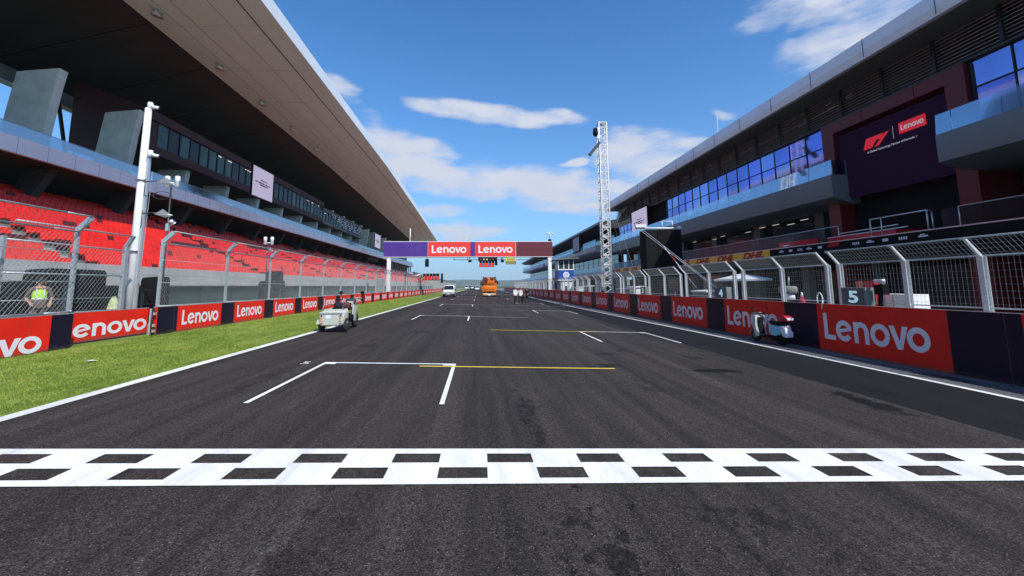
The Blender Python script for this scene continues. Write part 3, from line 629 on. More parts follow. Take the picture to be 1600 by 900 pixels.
mb = MB(); mb.path([(22.98, 20.6, 4.5), (22.98, 20.6, 5.5), (22.98, 23.9, 5.5), (22.98, 23.9, 4.5)], .035); mb.path([(23.6, 20.9, 4.5), (23.6, 20.9, 5.5), (22.98, 20.6, 5.5)], .035); mb.tube((22.98, 23.2, 5.5), (22.98, 23.2, 4.5), .03); mb.build('podium_rail', alu, PB)
mb = MB()   # lattice at the far end of the louvre
for k in range(7): mb.tube((23.9, 74.1 + k * .02, 12.9), (23.9, 70 - k * .9 + 3, 14.4), .03, 4)
mb.build('end_lattice', letter_w, PB)
# second pit building, beyond
P2 = thing('pit_building', (26, 120, gz(20)), 'farther lower wing of the pit building with pale curved balconies', 'building')
xp('roof', [(22, 12.9), (22.2, 13.45), (30, 14.6), (42, 14.6), (42, 12.3), (24, 12.3)], dsteel, 79, 226, P2)
xp('inner_wall', [(26.4, 2.2), (26.4, 12.3), (27, 12.3), (27, 2.2)], black, 80, 222, P2)
glaze(82, 220, 26, 9.3, 12.0, 11.3, 4.6, glassteal, P2)
xp('balcony', [(23, 8.2), (22.7, 8.5), (22.7, 9.5), (23, 9.55), (28, 9.55), (28, 7.7)], slabw, 84, 150, P2, bevel=.1)
xp('balcony', [(23, 8.2), (22.7, 8.5), (22.7, 9.5), (23, 9.55), (28, 9.55), (28, 7.7)], slabw, 154, 226, P2, bevel=.1)
xp('glass_rail', [(22.8, 9.56), (22.8, 10.7), (22.83, 10.7), (22.83, 9.56)], railglass, 84, 226, P2)
glaze(80, 220, 26, 4.3, 7.5, 6.6, 4.6, glassteal, P2)
xp('lower_balcony', [(23.4, 3.7), (23.4, 4.3), (28, 4.3), (28, 3.4)], slabw, 80, 226, P2); xp('glass_rail', [(23.45, 4.31), (23.45, 5.3), (23.48, 5.3), (23.48, 4.31)], railglass, 80, 226, P2)
xp('lower_wall', [(25, -.44), (25, 3.7), (26, 3.7), (26, -.44)], concd, 76, 226, P2)
for k in range(19): mb = MB(); mb.box(24.95, 24.99, 79 + 7.6 * k, 84.5 + 7.6 * k, -.4, 2.8); mb.build('garage_door', [black, slabw][k % 2], P2)
# things on the pit building
def banner(name, y0, y1, label, n):
    b = thing(name, (22.97, y0, 3.82), label, 'banner'); mb = MB(); mb.box(22.94, 22.98, y0, y1, 3.80, 4.44); mb.build('cloth', yellow, b)
    mb = MB(); w = (y1 - y0) / n
    for k in range(n): puttext(mb, 'DHL', (22.932, y1 - k * w - w * .12, 3.90), (0, -1, 0), (0, 0, 1), .74, width=w * .72, bold=.05, shear=.35); mb.box(22.932, 22.936, y1 - k * w - w * .82, y1 - k * w - w * .12, 3.86, 3.885)
    mb.build('lettering', dred, b)
banner('advertising_banner', 33.0, 49.6, 'yellow banner with four red words under the balcony rail, right of the black screen', 4)
banner('advertising_banner', 57.5, 73.0, 'yellow banner with red words on the pit balcony, between lattice tower and black screen', 4)
b = thing('sponsor_banner', (22.95, 20, 3.2), 'long black banner with small white and red logos above the pit wall fence', 'banner')
mb = MB(); mb.box(22.90, 23.0, 16.5, 32.9, 3.15, 4.43); mb.build('cloth', black, b)
mb = MB(); rr = random.Random(9)
for k, y in enumerate([31.8, 30.8, 29.9, 29.0, 28.0, 25.2, 24.2, 23.2, 22.2, 21.1]):
    w_ = .5
    if k % 3 == 0: mb.box(22.89, 22.896, y - w_, y, 4.14, 4.22); mb.box(22.89, 22.896, y - w_ * .7, y - w_ * .2, 4.24, 4.29)
    elif k % 3 == 1: mb.box(22.89, 22.896, y - w_ * .8, y - w_ * .1, 4.12, 4.28)
    else:
        for j in range(4): mb.box(22.89, 22.896, y - w_ + j * .13, y - w_ + j * .13 + .08, 4.11, 4.27)
mb.build('white_logo', letter_w, b)
mb = MB(); mb.quad((22.888, 27.2, 4.14), (22.888, 26.3, 4.14), (22.888, 26.1, 4.38), (22.888, 26.9, 4.38)); mb.build('red_logo', redgloss, b)
b = thing('red_banner', (23, 30, 4.5), 'bright red banner strip on the balcony rail above the black sponsor banner', 'banner')
mb = MB(); mb.box(23.0, 23.06, 28.0, 31.9, 4.52, 4.86); mb.build('cloth', redgloss, b)
mb = MB(); mb.box(22.985, 22.995, 30.9, 31.5, 4.56, 4.66); mb.build('white_logo', letter_w, b)
# big display
b = thing('display_screen', (24, 23.4, 7.5), 'giant dark indigo display inside the red portal of the pit building', 'display')
mb = MB(); mb.box(24.15, 24.4, 19.9, 26.85, 7.3, 11.6); mb.build('screen', scr_big, b)
mb = MB(); mb.quad((24.14, 25.0, 10.05), (24.14, 24.4, 10.05), (24.14, 24.1, 10.45), (24.14, 23.7, 10.45), (24.14, 23.55, 10.72), (24.14, 24.75, 10.72)) ; mb.quad((24.138, 24.25, 10.05), (24.138, 23.95, 10.05), (24.138, 23.2, 10.72), (24.138, 23.45, 10.72)); mb.quad((24.139, 24.6, 10.3), (24.139, 24.2, 10.3), (24.139, 23.8, 10.62), (24.139, 24.4, 10.62)); mb.build('red_emblem', scr_r, b)
mb = MB(); mb.box(24.135, 24.14, 21.05, 22.6, 10.28, 10.92); mb.build('red_label', scr_r, b)
mb = MB(); put(mb, WM, (24.13, 22.48, 10.45), (0, -1, 0), (0, 0, 1), .305, .32); mb.build('word_mark', scr_w, b); mb = MB(); puttext(mb, 'A Global Technology Partner of Formula 1', (24.13, 24.75, 9.78), (0, -1, 0), (0, 0, 1), .17, width=3.1, bold=.003); mb.build('tagline', scr_w, b); mb = MB(); mb.box(24.13, 24.134, 22.95, 22.97, 10.15, 10.9); mb.build('divider_line', scr_w, b)
def small_screen(X, y0, y1, z0, z1, label, face, loc=None, text=True):
    b = thing('display_screen', (X, (y0 + y1) / 2, z0), label, 'display'); mb = MB(); f = .06 * face
    mb.box(min(X, X - f * 3), max(X, X - f * 3), y0 - .1, y1 + .1, z0 - .1, z1 + .1); mb.build('housing', black, b)
    mb = MB(); xa = X + f * .3; mb.quad((xa, y0, z0), (xa, y1, z0), (xa, y1, z1), (xa, y0, z1)); mb.build('screen', scr_l, b)
    if text:
        mb = MB(); U = (0, 1, 0) if face > 0 else (0, -1, 0); st_ = y0 if face > 0 else y1; wd = y1 - y0; ht = z1 - z0; x2 = X + f * .5
        for (row, segs) in ((.58, ((.36, .1), (.48, .06), (.58, .07))), (.48, ((.12, .1), (.26, .3), (.6, .12), (.76, .08))), (.41, ((.34, .3), (.66, .06)))):
            for (u, w_) in segs:
                a_ = st_ + U[1] * u * wd; b_ = st_ + U[1] * (u + w_) * wd; mb.box(x2 - .003, x2 + .003, min(a_, b_), max(a_, b_), z0 + row * ht, z0 + (row + .045) * ht)
        mb.build('text', scr_t, b)
    return b
small_screen(23.6, 59.3, 65.4, 9.25, 12.8, 'lavender display with dark text hanging on the pit building balcony', -1)
b2 = thing('banner_screen', (22.6, 105, 8.4), 'tall narrow grey display on the farther pit building balcony', 'display')
mb = MB(); mb.box(22.4, 22.6, 96, 103, 9.3, 12.9); mb.build('housing', black, b2); mb = MB(); mb.box(22.36, 22.39, 96.3, 102.7, 9.5, 12.7); mb.build('screen', mat('grey display face', (.3, .29, .33), .5, var=.3, vscale=3), b2)
small_screen(-25.6, 50.7, 55.6, 12.3, 15.75, 'lavender display with dark text hanging under the grandstand roof', 1).rotation_euler = (0, 0, 0)
small_screen(-25.6, 110, 116, 11.6, 15.0, 'narrow lit display under the roof at the far end of the grandstand', 1)

for (nm, x, y, z0, z1, lab) in (('lightning_rod', 22.6, 38.5, 15.7, 18.2, 'thin pale rod standing on the roof edge of the near pit building'), ('lightning_rod', -18.4, 36.7, 26.6, 28.8, 'thin pale rod standing on the roof edge of the grandstand')):
    b = thing(nm, (x, y, z0), lab, 'rod'); mb = MB(); mb.tube((x, y, z0), (x, y, z1), .03, 5); mb.lathe((x, y, z0), [(.12, 0), (.12, .06), (.04, .12)], 8); mb.build('rod', white, b)
# ------------------------------------------------------------------ barriers and advertising boards
bw = thing('barrier_wall', (-10.45, 12, gz(-10.45)), 'low concrete barrier behind the red boards on the grass side', 'barrier'); g0 = gz(-10.4)
mb = MB(); mb.box(-10.45, -10.26, 15.0, 200, g0 - .05, 1.17); mb.build('wall_section', conc, bw)
mb = MB(); mb.box(-10.45, -10.26, 2, 12.0, g0 - .05, 1.14); mb.build('wall_section', conc, bw)
pw = thing('pit_wall', (11.6, 12, gz(11.5)), 'concrete pit wall behind the red boards on the right of the track', 'wall'); g1 = gz(11.4)
mb = MB(); mb.box(11.34, 12.3, 2, 200, g1 - .05, 1.06); mb.build('wall', conc, pw)
mb = MB(); mb.box(11.36, 12.0, 2, 200, 1.062, 1.085); mb.build('coping', galv, pw)
def board(X, face, segs, z0, z1, mark, label, group, th=.03, cat='board'):
    """segs: (y0,y1,material) ; mark: (y_start, cap, base z, red seg) drawn as word mark"""
    b = thing('advertising_board', (X, segs[0][0], z0), label, cat, group)
    for (a, c, m) in segs:
        mb = MB(); mb.box(X - th, X, a, c - .004, z0, z1) if face > 0 else mb.box(X, X + th, a, c - .004, z0, z1); mb.build('red_panel' if m is red else 'navy_panel', m, b)
    if mark:
        y, cap, bz, wid = mark; mb = MB(); put(mb, WM, (X + face * .004, y, bz), (0, face, 0), (0, 0, 1), wid / WML, cap, .0015 ); mb.build('lettering', letter_w, b)
    mb = MB(); mb.box(X - th + .001, X - .001 + .004 * (face > 0), segs[0][0], segs[-1][1] - .004, z1 + .001, z1 + .018) if face > 0 else mb.box(X - .003, X + th, segs[0][0], segs[-1][1] - .004, z1 + .001, z1 + .018); mb.build('top_trim', alu, b)
    return b
gl = 'red and navy boards along the left barrier'
zl0, zl1 = g0 + .0, 1.215
board(-10.2, 1, [(7.6, 11.49, red), (11.49, 12.06, navy)], g0, 1.19, (8.35, .50, .36, 2.95), 'near left board with cut off white word and navy end, before the gap', gl)
board(-10.2, 1, [(4.0, 7.59, navy)], g0, 1.19, None, 'plain navy board at the left edge, before the gap', gl)
board(-10.62, 1, [(12.1, 15.2, red)], g0 + .05, 1.18, (12.15, .46, .52, 3.0), 'bright red board with wide white word, set back in the barrier gap', gl)
board(-10.2, 1, [(14.84, 15.0, red), (15.0, 15.95, navy), (15.95, 18.51, red)], g0, zl1, (16.18, .50, .56, 2.13), '1st red and navy board beyond the gap in the left barrier', gl)
tpl = board(-10.2, 1, [(0, .93, navy), (.93, 3.53, red)], g0, zl1, (1.16, .50, .58, 2.13), '2nd red and navy board beyond the gap in the left barrier', gl)
for o in [tpl]: o.location.y = 18.51
for k in range(1, 50):
    dup(tpl, (tpl.location.x, 18.51 + 3.53 * k, tpl.location.z), ordn(k + 2) + ' red and navy board beyond the gap in the left barrier')
gr_ = 'red and navy boards along the pit wall'
zr0, zr1 = g1 + .015, 1.125
board(11.3, -1, [(4.2, 8.49, red), (8.49, 9.97, navy), (9.97, 14.11, red)], zr0, zr1, (13.85, .83, -.01 + .02, 3.42), 'nearest red board on the pit wall with large white word and navy end', gr_)
tpr = board(11.3, -1, [(0, 1.57, navy), (1.57, 5.62, red)], zr0, zr1, (5.38, .83, .0, 3.40), 'red board behind the parked scooter on the pit wall', gr_)
tpr.location.y = 14.11
for k in range(1, 32):
    dup(tpr, (tpr.location.x, 14.11 + 5.62 * k, tpr.location.z), ordn(k + 1) + ' red and navy board beyond the large nearest one on the pit wall')
# chain of bolts on the joint at the gap
b = thing('hinge_post', (-10.18, 14.75, g0), 'rusty steel hinge post between two left barrier boards', 'post')
mb = MB(); mb.box(-10.22, -10.17, 14.76, 14.82, g0, 1.2); mb.build('plate', dsteel, b)
mb = MB()
for z in (.45, .62, .98): mb = MB(); mb.box(-10.165, -10.12, 14.75, 14.83, z, z + .08); mb.build('clasp', alu, b)

# ------------------------------------------------------------------ catch fences
def clipline(p, d, W_, H_):
    t0, t1 = -1e9, 1e9
    for (a, b, m_) in ((p[0], d[0], W_), (p[1], d[1], H_)):
        if abs(b) < 1e-9:
            if a < 0 or a > m_: return None
        else:
            u, v = (0 - a) / b, (m_ - a) / b; t0 = max(t0, min(u, v)); t1 = min(t1, max(u, v))
    return ((p[0] + d[0] * t0, p[1] + d[1] * t0), (p[0] + d[0] * t1, p[1] + d[1] * t1)) if t1 > t0 + .01 else None
def wires(W_, H_, kind, s, r, s2=None):
    out = []
    if kind == 'diag':
        k = -int(H_ / s) - 2
        while k * s < W_ + H_ + s:
            for sg in (1, -1):
                c = clipline((k * s, 0), (sg * .8, 1), W_, H_) if sg > 0 else clipline((k * s + .03, 0), (-.8, 1), W_, H_)
                if c: out.append(c)
            k += 1
    else:
        y = s / 2
        while y < W_: out.append(((y, 0), (y, H_))); y += s
        z = s2 / 2
        while z < H_: out.append(((0, z), (W_, z))); z += s2
    return out
def addwires(mb, segs, org, U, V, r):
    U, V, O = Vector(U), Vector(V), Vector(org); Nn = U.cross(V).normalized()
    for i, (a, b) in enumerate(segs):
        p = O + U * a[0] + V * a[1] + Nn * r * (1 if i % 2 else -1); q = O + U * b[0] + V * b[1] + Nn * r * (1 if i % 2 else -1); mb.tube(p, q, r, 3, caps=False)
LX = -10.5
def lpost(big=1):
    mb = MB(); h = .04 * big; mb.box(-h, h, -h, h, -.72, 2.53)
    mb.box(-h - .006, h + .006, -h * .45, h * .45, -.72, 2.3)
    mb.extrude([(-h, 2.50), (h, 2.40), (.34, 2.70), (.34, 2.79), (.26, 2.82)], 'y', -h * .8, h * .8)
    for z in (.35, 1.1, 1.85, 2.35): mb.tube((-h - .02, 0, z), (h + .03, 0, z), .018, 6)
    return mb
PZ0 = .9
pm = lpost().mesh('post', galv)
def lfence(ys, label, meshes=True, y_first=None):
    f = thing('debris_fence', (LX, ys[0], PZ0), label, 'fence')
    for y in ys: o = bpy.data.objects.new('post', pm); C.objects.link(o); o.parent = f; o.location = (0, y - ys[0], 0)
    for name, pts in (('rail', [(.06, 2.40)]), ('rail', [(.33, 2.80)]), ('rail', [(.06, .33)]), ('cable', [(.065, 1.1)]), ('cable', [(.065, 1.85)])):
        mb = MB(); x, z = pts[0]; a = (y_first if y_first is not None else ys[0]) - ys[0]; b = ys[-1] - ys[0]
        yy = a
        while yy < b - .01: c = min(b, yy + 3.84); mb.tube((x, yy, z), (x, c, z), .022 if name == 'rail' else .009, 6); yy = c
        mb.build(name, galv, f, world=False)
    cache = {}
    yl = ([y_first] if y_first is not None else []) + ys
    for a, b in zip(yl, yl[1:]):
        w_ = round(b - a, 2); far = a > 70; key = (w_, far)
        if key not in cache:
            mb = MB(); s = .12 if not far else .2; r = .0026 if not far else .004
            addwires(mb, wires(w_, 2.07, 'diag', s, r), (.075, 0, .33), (0, 1, 0), (0, 0, 1), r)
            addwires(mb, wires(w_, .48, 'diag', s * .8, r), (.075, 0, 2.41), (0, 1, 0), Vector((.255, 0, .39)).normalized(), r)
            cache[key] = mb.mesh('wire_mesh', wire)
        o = bpy.data.objects.new('wire_mesh', cache[key]); C.objects.link(o); o.parent = f; o.location = (0, a - ys[0], 0)
    return f
lfence([4.6, 8.4, 12.25], 'near section of tall wire fence with bent posts, at the left edge', y_first=0.0)
fl = [15.4 + 3.84 * k for k in range(48)]
lfence(fl, 'long tall wire fence with bent posts running down the left barrier into the distance')
# the set back link section over the gap
f = thing('fence_gate', (-10.95, 12.3, .9), 'flat wire gate section of the left fence, behind the set back board', 'gate')
mb = MB(); mb.box(-11.0, -10.9, 14.42, 14.54, .3, 3.1); mb.extrude([(-11.0, 3.1), (-10.9, 3.1), (-10.72, 3.42), (-10.8, 3.46)], 'y', 14.43, 14.53); mb.build('post', galv, f)
mb = MB(); mb.box(-11.0, -10.92, 10.9, 10.98, .3, 3.05); mb.build('post', galv, f)
mb = MB()
for z, x in ((3.42, -10.76), (2.98, -10.94), (2.2, -10.94), (1.55, -10.94), (1.18, -10.94)): mb.tube((x, 10.95, z), (x, 14.5, z), .022 if z != 1.55 else .01)
mb.build('rail', galv, f)
mb = MB(); addwires(mb, wires(3.5, 1.8, 'diag', .12, .0026), (-10.93, 10.95, 1.18), (0, 1, 0), (0, 0, 1), .0026); mb.build('wire_mesh', wire, f)
# pit wall fences
def rpost():
    mb = MB(); mb.box(-.055, .055, -.010, .010, -1.5, 1.36); mb.box(-.065, -.053, -.065, .065, -1.5, 1.36); mb.box(.053, .065, -.065, .065, -1.5, 1.36)
    mb.box(-.09, .09, -.09, .09, -.005, .02)
    d = Vector((-.40, 0, .43)); mb.extrude([(-.065, 1.362), (.02, 1.362), (-.37, 1.80), (-.43, 1.79)], 'y', -.035, .035); mb.box(-.45, -.38, -.05, .05, 1.76, 1.82)
    return mb
rpm = rpost().mesh('post', mat('bright galvanised post', (.66, .68, .68), .45, .3, var=.12, vscale=6))
def rfence(ys, label):
    f = thing('pit_wall_fence', (12.16, ys[0], 1.06), label, 'fence', 'caged fence sections along the pit wall')
    for y in ys: o = bpy.data.objects.new('post', rpm); C.objects.link(o); o.parent = f; o.location = (0, y - ys[0], 0)
    L = ys[-1] - ys[0]
    mb = MB()
    for x, z, r in ((-.42, 1.80, .022), (0, 1.37, .02), (-.02, .12, .018)): mb.tube((x, -.06, z), (x, L + .06, z), r)
    mb.build('rail', galv, f, world=False)
    for a, b in zip(ys, ys[1:]):
        mb = MB(); w_ = b - a - .12; far = a > 60; s = .11 if not far else .22; r = .0032 if not far else .005
        addwires(mb, wires(w_, 1.22, 'grid', s, r, .16), (-.05, a - ys[0] + .06, .13), (0, 1, 0), (0, 0, 1), r)
        addwires(mb, wires(w_, .58, 'grid', s, r, .145), (-.03, a - ys[0] + .06, 1.38), (0, 1, 0), Vector((-.40, 0, .42)).normalized(), r)
        mb.build('wire_panel', wire, f, world=False)
    return f
rfence([7.3, 9.75, 11.68, 13.98], 'nearest caged fence section on the pit wall, above the large white word')
first = rfence([14.5, 16.85, 19.45], '2nd nearest caged fence section on the pit wall, right above the scooter')
for k in range(1, 24):
    y = 14.5 + 5.65 * k
    if k < 9: dup(first, (12.16, y, 1.06), ordn(k + 2) + ' nearest caged fence section on the pit wall')
    else:
        if k == 9: farf = rfence([y, y + 2.4, y + 4.95], '11th nearest caged fence section on the pit wall')
        else: dup(farf, (12.16, y, 1.06), ordn(k + 2) + ' nearest caged fence section on the pit wall')

# ------------------------------------------------------------------ start gantry
G = thing('start_gantry', (-1.6, 75, 0), 'white legged gantry across the track with purple, red and plum panels', 'gantry')
for x, yy in ((-15.1, 75.4), (12.25, 75.4)):
    mb = MB(); mb.box(x - .30, x + .30, yy - .3, yy + .3, -.45, 6.75); mb.box(x - .6, x + .6, yy - .5, yy + .5, -.45, -.2); mb.build('leg', white, G, bevel=.03)
mb = MB(); mb.box(-15.3, 12.2, 75.15, 76.4, 6.9, 9.2); mb.build('beam', dsteel, G)
for nm, a, b, m in (('purple_panel', -15.95, -8.62, purple), ('red_panel', -8.56, -1.42, coral), ('purple_panel', -1.40, -.68, purple), ('red_panel', -.66, 6.34, coral), ('plum_panel', 6.40, 12.75, plum)):
    mb = MB(); mb.box(a, b, 74.98, 75.1, 6.82, 9.32); mb.build(nm, m, G)
mb = MB(); mb.box(6.34, 6.395, 74.97, 75.1, 6.82, 9.32); mb.box(-16, 12.8, 74.99, 76.5, 9.33, 9.42); mb.box(-16, 12.8, 75.0, 76.5, 6.72, 6.81); mb.box(-8.61, -8.57, 74.97, 75.1, 6.82, 9.32); mb.build('trim', letter_w, G)
for x in (-7.95, -.05):
    mb = MB(); put(mb, WM, (x, 74.96, 7.42), (1, 0, 0), (0, 0, 1), 5.85 / WML, 1.32, .003); mb.build('lettering', letter_w, G)
mb = MB(); mb.tube((-4.3, 75.2, 6.25), (12.2, 75.2, 6.25), .05)
for x in (-4.2, -1.9, 3.9, 6.0, 9.0): mb.tube((x, 75.2, 6.25), (x, 75.2, 6.75), .05)
mb.build('lower_rail', dsteel, G)
SLt = thing('start_lights', (1.5, 75, 5.0), 'bank of black starting lights with red lamps hanging under the middle of the gantry', 'signal light')
mb = MB(); mb.box(-.1, 3.15, 75.05, 75.35, 6.0, 6.72); mb.build('upper_housing', black, SLt)
for k in range(5):
    x = .35 + k * .52; mb = MB(); mb.box(x - .23, x + .23, 75.0, 75.3, 5.0, 5.99); mb.build('light_housing', black, SLt)
    for z in (5.18, 5.52): mb = MB(); mb.lathe((x, 74.99, z), [(.14, 0), (.14, -.03), (.05, -.05)], 12, 'y'); mb.build('red_lamp', litred, SLt)
    mb = MB(); mb.lathe((x, 75.04, 6.3), [(.12, 0), (.12, -.03), (.05, -.04)], 10, 'y'); mb.build('upper_lamp', [greybox, lamp_w][k in (1, 2)], SLt)
mb = MB(); mb.box(2.75, 3.2, 75.0, 75.3, 5.3, 5.99); mb.build('side_housing', black, SLt)
def hung(x, z0, z1, w_, label, m=black, nm='hanging_loudspeaker', cat='loudspeaker'):
    b = thing(nm, (x, 75.2, z0), label, cat); mb = MB(); mb.box(x - w_, x + w_, 75.0, 75.5, z0, z1); mb.box(x - w_ + .05, x + w_ - .05, 74.96, 75.0, z0 + .08, z1 - .08); mb.build('body', m, b, bevel=.03)
    mb = MB(); mb.tube((x, 75.25, z1), (x, 75.25, max(z1 + .1, 6.72)), .05); mb.build('bracket', dsteel, b); return b
hung(-8.75, 5.1, 6.4, .3, 'dark loudspeaker hanging under the purple panel of the gantry')
hung(-1.5, 5.85, 6.25, .28, 'small black camera box under the gantry, left of the starting lights', nm='camera_box', cat='camera')
hung(4.05, 5.8, 6.3, .25, 'small black camera box under the gantry, beside the yellow sign', nm='camera_box', cat='camera')
b = thing('hanging_sign', (5.5, 75, 5.4), 'yellow topped sign box hanging under the gantry right of the lights', 'sign')
mb = MB(); mb.box(4.6, 6.4, 75.0, 75.3, 5.45, 6.05); mb.build('grey_face', mat('olive sign face', (.25, .24, .10), .5), b)
mb = MB(); mb.box(4.6, 6.4, 74.99, 75.3, 6.06, 6.6); mb.build('yellow_face', mat('yellow sign face', (.72, .66, .10), .5), b)
mb = MB()
for k in range(5): mb.box(4.85 + k * .28, 5.02 + k * .28, 74.975, 74.988, 6.24, 6.42)
mb.build('mark', dsteel, b)
mb = MB()
for x in (4.8, 6.2): mb.tube((x, 75.2, 6.6), (x, 75.2, 6.8), .04)
mb.build('bracket', dsteel, b)
b = thing('lightning_rod', (-11.7, 75.5, 9.4), 'thin white rod standing on the left half of the gantry', 'rod'); mb = MB(); mb.tube((-11.7, 75.6, 9.42), (-11.7, 75.6, 11.6), .09, 8); mb.lathe((-11.7, 75.6, 11.6), [(.09, 0), (.05, .1)], 8); mb.build('rod', white, b)
b = thing('camera_cluster', (12.3, 75.5, 9.4), 'small weather sensors and cameras on the right end of the gantry', 'sensor')
mb = MB(); mb.box(12.1, 12.6, 75.2, 75.7, 9.43, 9.8); mb.build('box', black, b)
mb = MB(); mb.tube((12.3, 75.5, 9.8), (12.3, 75.5, 11.5), .05); mb.tube((11.9, 75.5, 10.7), (12.9, 75.5, 10.7), .04); mb.lathe((12.9, 75.5, 10.6), [(.1, 0), (.16, .15), (.1, .3)], 10); mb.lathe((11.9, 75.5, 10.7), [(.08, 0), (.12, .2), (.04, .4)], 10); mb.build('mast', alu, b)

# repeater start lights reaching over the left verge
b = thing('repeater_lights', (-10.9, 68, gz(-11)), 'row of five black signal lights with red lamps on an arm over the left fence', 'signal light')
mb = MB(); mb.tube((-11, 68, .4), (-11, 68, 3.7), .22, 10); mb.build('post', dsteel, b)
mb = MB(); mb.tube((-11, 68, 3.7), (-6.2, 68, 3.62), .07); mb.tube((-11, 68, 3.3), (-8.6, 68, 3.6), .05); mb.build('arm', alu, b)
for k in range(5):
    x = -8.25 + k * .5; mb = MB(); mb.box(x - .21, x + .21, 67.8, 68.1, 2.75, 3.75); mb.build('light_housing', black, b, bevel=.03)
    for z in (2.95, 3.2): mb = MB(); mb.lathe((x, 67.79, z), [(.13, 0), (.13, -.03), (.05, -.05)], 10, 'y'); mb.build('red_lamp', litred, b)
mb = MB(); mb.box(-5.75, -5.45, 67.8, 68.1, 2.3, 3.75); mb.build('side_housing', black, b)

# ------------------------------------------------------------------ lattice tower
T = thing('lattice_tower', (13.1, 44, gz(13)), 'tall white lattice tower with camera rig on top, behind the pit wall', 'tower')
cx, cy, hw, top = 13.15, 44.5, .41, 19.0
for sx in (-1, 1):
    for sy in (-1, 1): mb = MB(); mb.tube((cx + sx * hw, cy + sy * hw, -.4), (cx + sx * hw, cy + sy * hw, top), .06, 6); mb.build('chord', white, T)
z = 0; k = 0
while z < top - .3:
    mb = MB(); z2 = min(top, z + .97)
    for (ax, ay, bx_, by) in ((-1, -1, 1, -1), (1, -1, 1, 1), (1, 1, -1, 1), (-1, 1, -1, -1)):
        P = lambda u, v, w_: (cx + u * hw, cy + v * hw, w_)
        mb.tube(P(ax, ay, z), P(bx_, by, z), .04, 4); mid = (z + z2) / 2
        mb.tube(P(ax, ay, z), P(bx_, by, mid), .03, 4); mb.tube(P(bx_, by, mid), P(ax, ay, z2), .03, 4)
    mb.build('lattice_bay', white, T); z = z2; k += 1
mb = MB(); mb.box(cx - hw - .05, cx + hw + .05, cy - hw - .05, cy + hw + .05, top, top + .08); mb.build('top_plate', white, T)
mb = MB(); mb.box(cx - 1.6, cx + 1.6, cy - 1.2, cy + 1.2, -.42, -.1); mb.build('base', concd, T)
mb = MB(); mb.tube((cx - hw, cy - .3, 7), (cx - hw - .12, cy - .4, 18.5), .03); mb.tube((cx + hw + .05, cy - .4, 0), (cx + hw + .05, cy - .4, 18), .03); mb.build('cable', black, T)
for (dx, dy) in ((2.2, -4.0), (3.5, 3)):
    mb = MB(); mb.tube((cx, cy, 12.8), (cx + dx, cy + dy, .8), .012, 4); mb.build('guy_wire', alu, T)
b = thing('tower_camera', (12.4, 44.2, 17.5), 'dark round broadcast camera clamped near the top of the lattice tower', 'camera')
mb = MB(); mb.lathe((12.35, 44.1, 17.95), [(.12, -.5), (.26, -.35), (.30, -.05), (.22, .1), (.28, .3), (.14, .42)], 14); mb.build('body', black, b)
mb = MB(); mb.tube((12.3, 44.1, 18), (13, 44.1, 18.1), .07); mb.box(12.5, 12.8, 44.0, 44.3, 17.2, 18.4); mb.build('clamp', alu, b)
b = thing('tower_floodlight', (12.2, 44.2, 16), 'dark tilted floodlight bar hanging off the upper left of the lattice tower', 'floodlight')
mb = MB(); mb.extrude([(12.65, 16.9), (12.85, 16.7), (11.75, 15.3), (11.5, 15.5)], 'y', 43.9, 44.3); mb.build('head', dsteel, b); mb = MB(); mb.tube((12.4, 44.2, 16.6), (12.9, 44.2, 16.8), .06); mb.build('arm', alu, b)
# black screen cabinet on a lift behind the pit wall
b = thing('screen_cabinet', (15.6, 37, gz(15)), 'tall black cabinet seen from the side, raised behind the pit wall fence', 'cabinet')
mb = MB(); mb.box(14.1, 17.25, 36.0, 37.4, 1.2, 6.45); mb.build('cabinet', black, b, bevel=.04)
mb = MB(); mb.box(15.15, 17.2, 35.96, 35.995, 1.3, 6.38); mb.build('side_panel', mat('charcoal panel', (.012, .011, .012), .9, spec=.1, var=.15), b)
mb = MB(); mb.box(15, 15.5, 36.6, 37.1, -.44, 1.2); mb.build('support', dsteel, b)
b = thing('floodlight_bar', (15.2, 36.3, 6.5), 'pale lamps and a small frame standing on top of the black cabinet', 'floodlight')
mb = MB(); mb.tube((13.4, 36.4, 6.6), (17.3, 36.2, 6.6), .08, 8); mb.lathe((17.2, 36.2, 6.62), [(.1, -.2), (.2, 0), (.1, .2)], 10, 'x'); mb.box(13.3, 14.2, 36.0, 36.3, 6.65, 6.9); mb.build('lamp_bar', white, b)
mb = MB(); mb.path([(15.7, 36.2, 6.68), (15.7, 36.2, 7.2), (16.6, 36.2, 7.2), (16.6, 36.2, 6.68)], .035); mb.build('frame', letter_w, b)
b = thing('lifting_boom', (16, 31, gz(15)), 'thin white cables and red striped boom leaning over the pit wall fence', 'boom')
mb = MB(); mb.tube((13.4, 36.2, 6.7), (14.0, 23.6, .9), .014, 5); mb.tube((13.8, 36.2, 6.6), (14.4, 24.2, .9), .014, 5); mb.build('cable', letter_w, b)
for k in range(6):
    q = Vector((14.2, 27.0, .95)); p = Vector((13.7, 31.5, 4.6)); a = q + (p - q) * (k / 6); c = q + (p - q) * ((k + 1) / 6); mb = MB(); mb.tube(a, c, .03, 6); mb.build('boom_section', [redgloss, letter_w][k % 2], b)

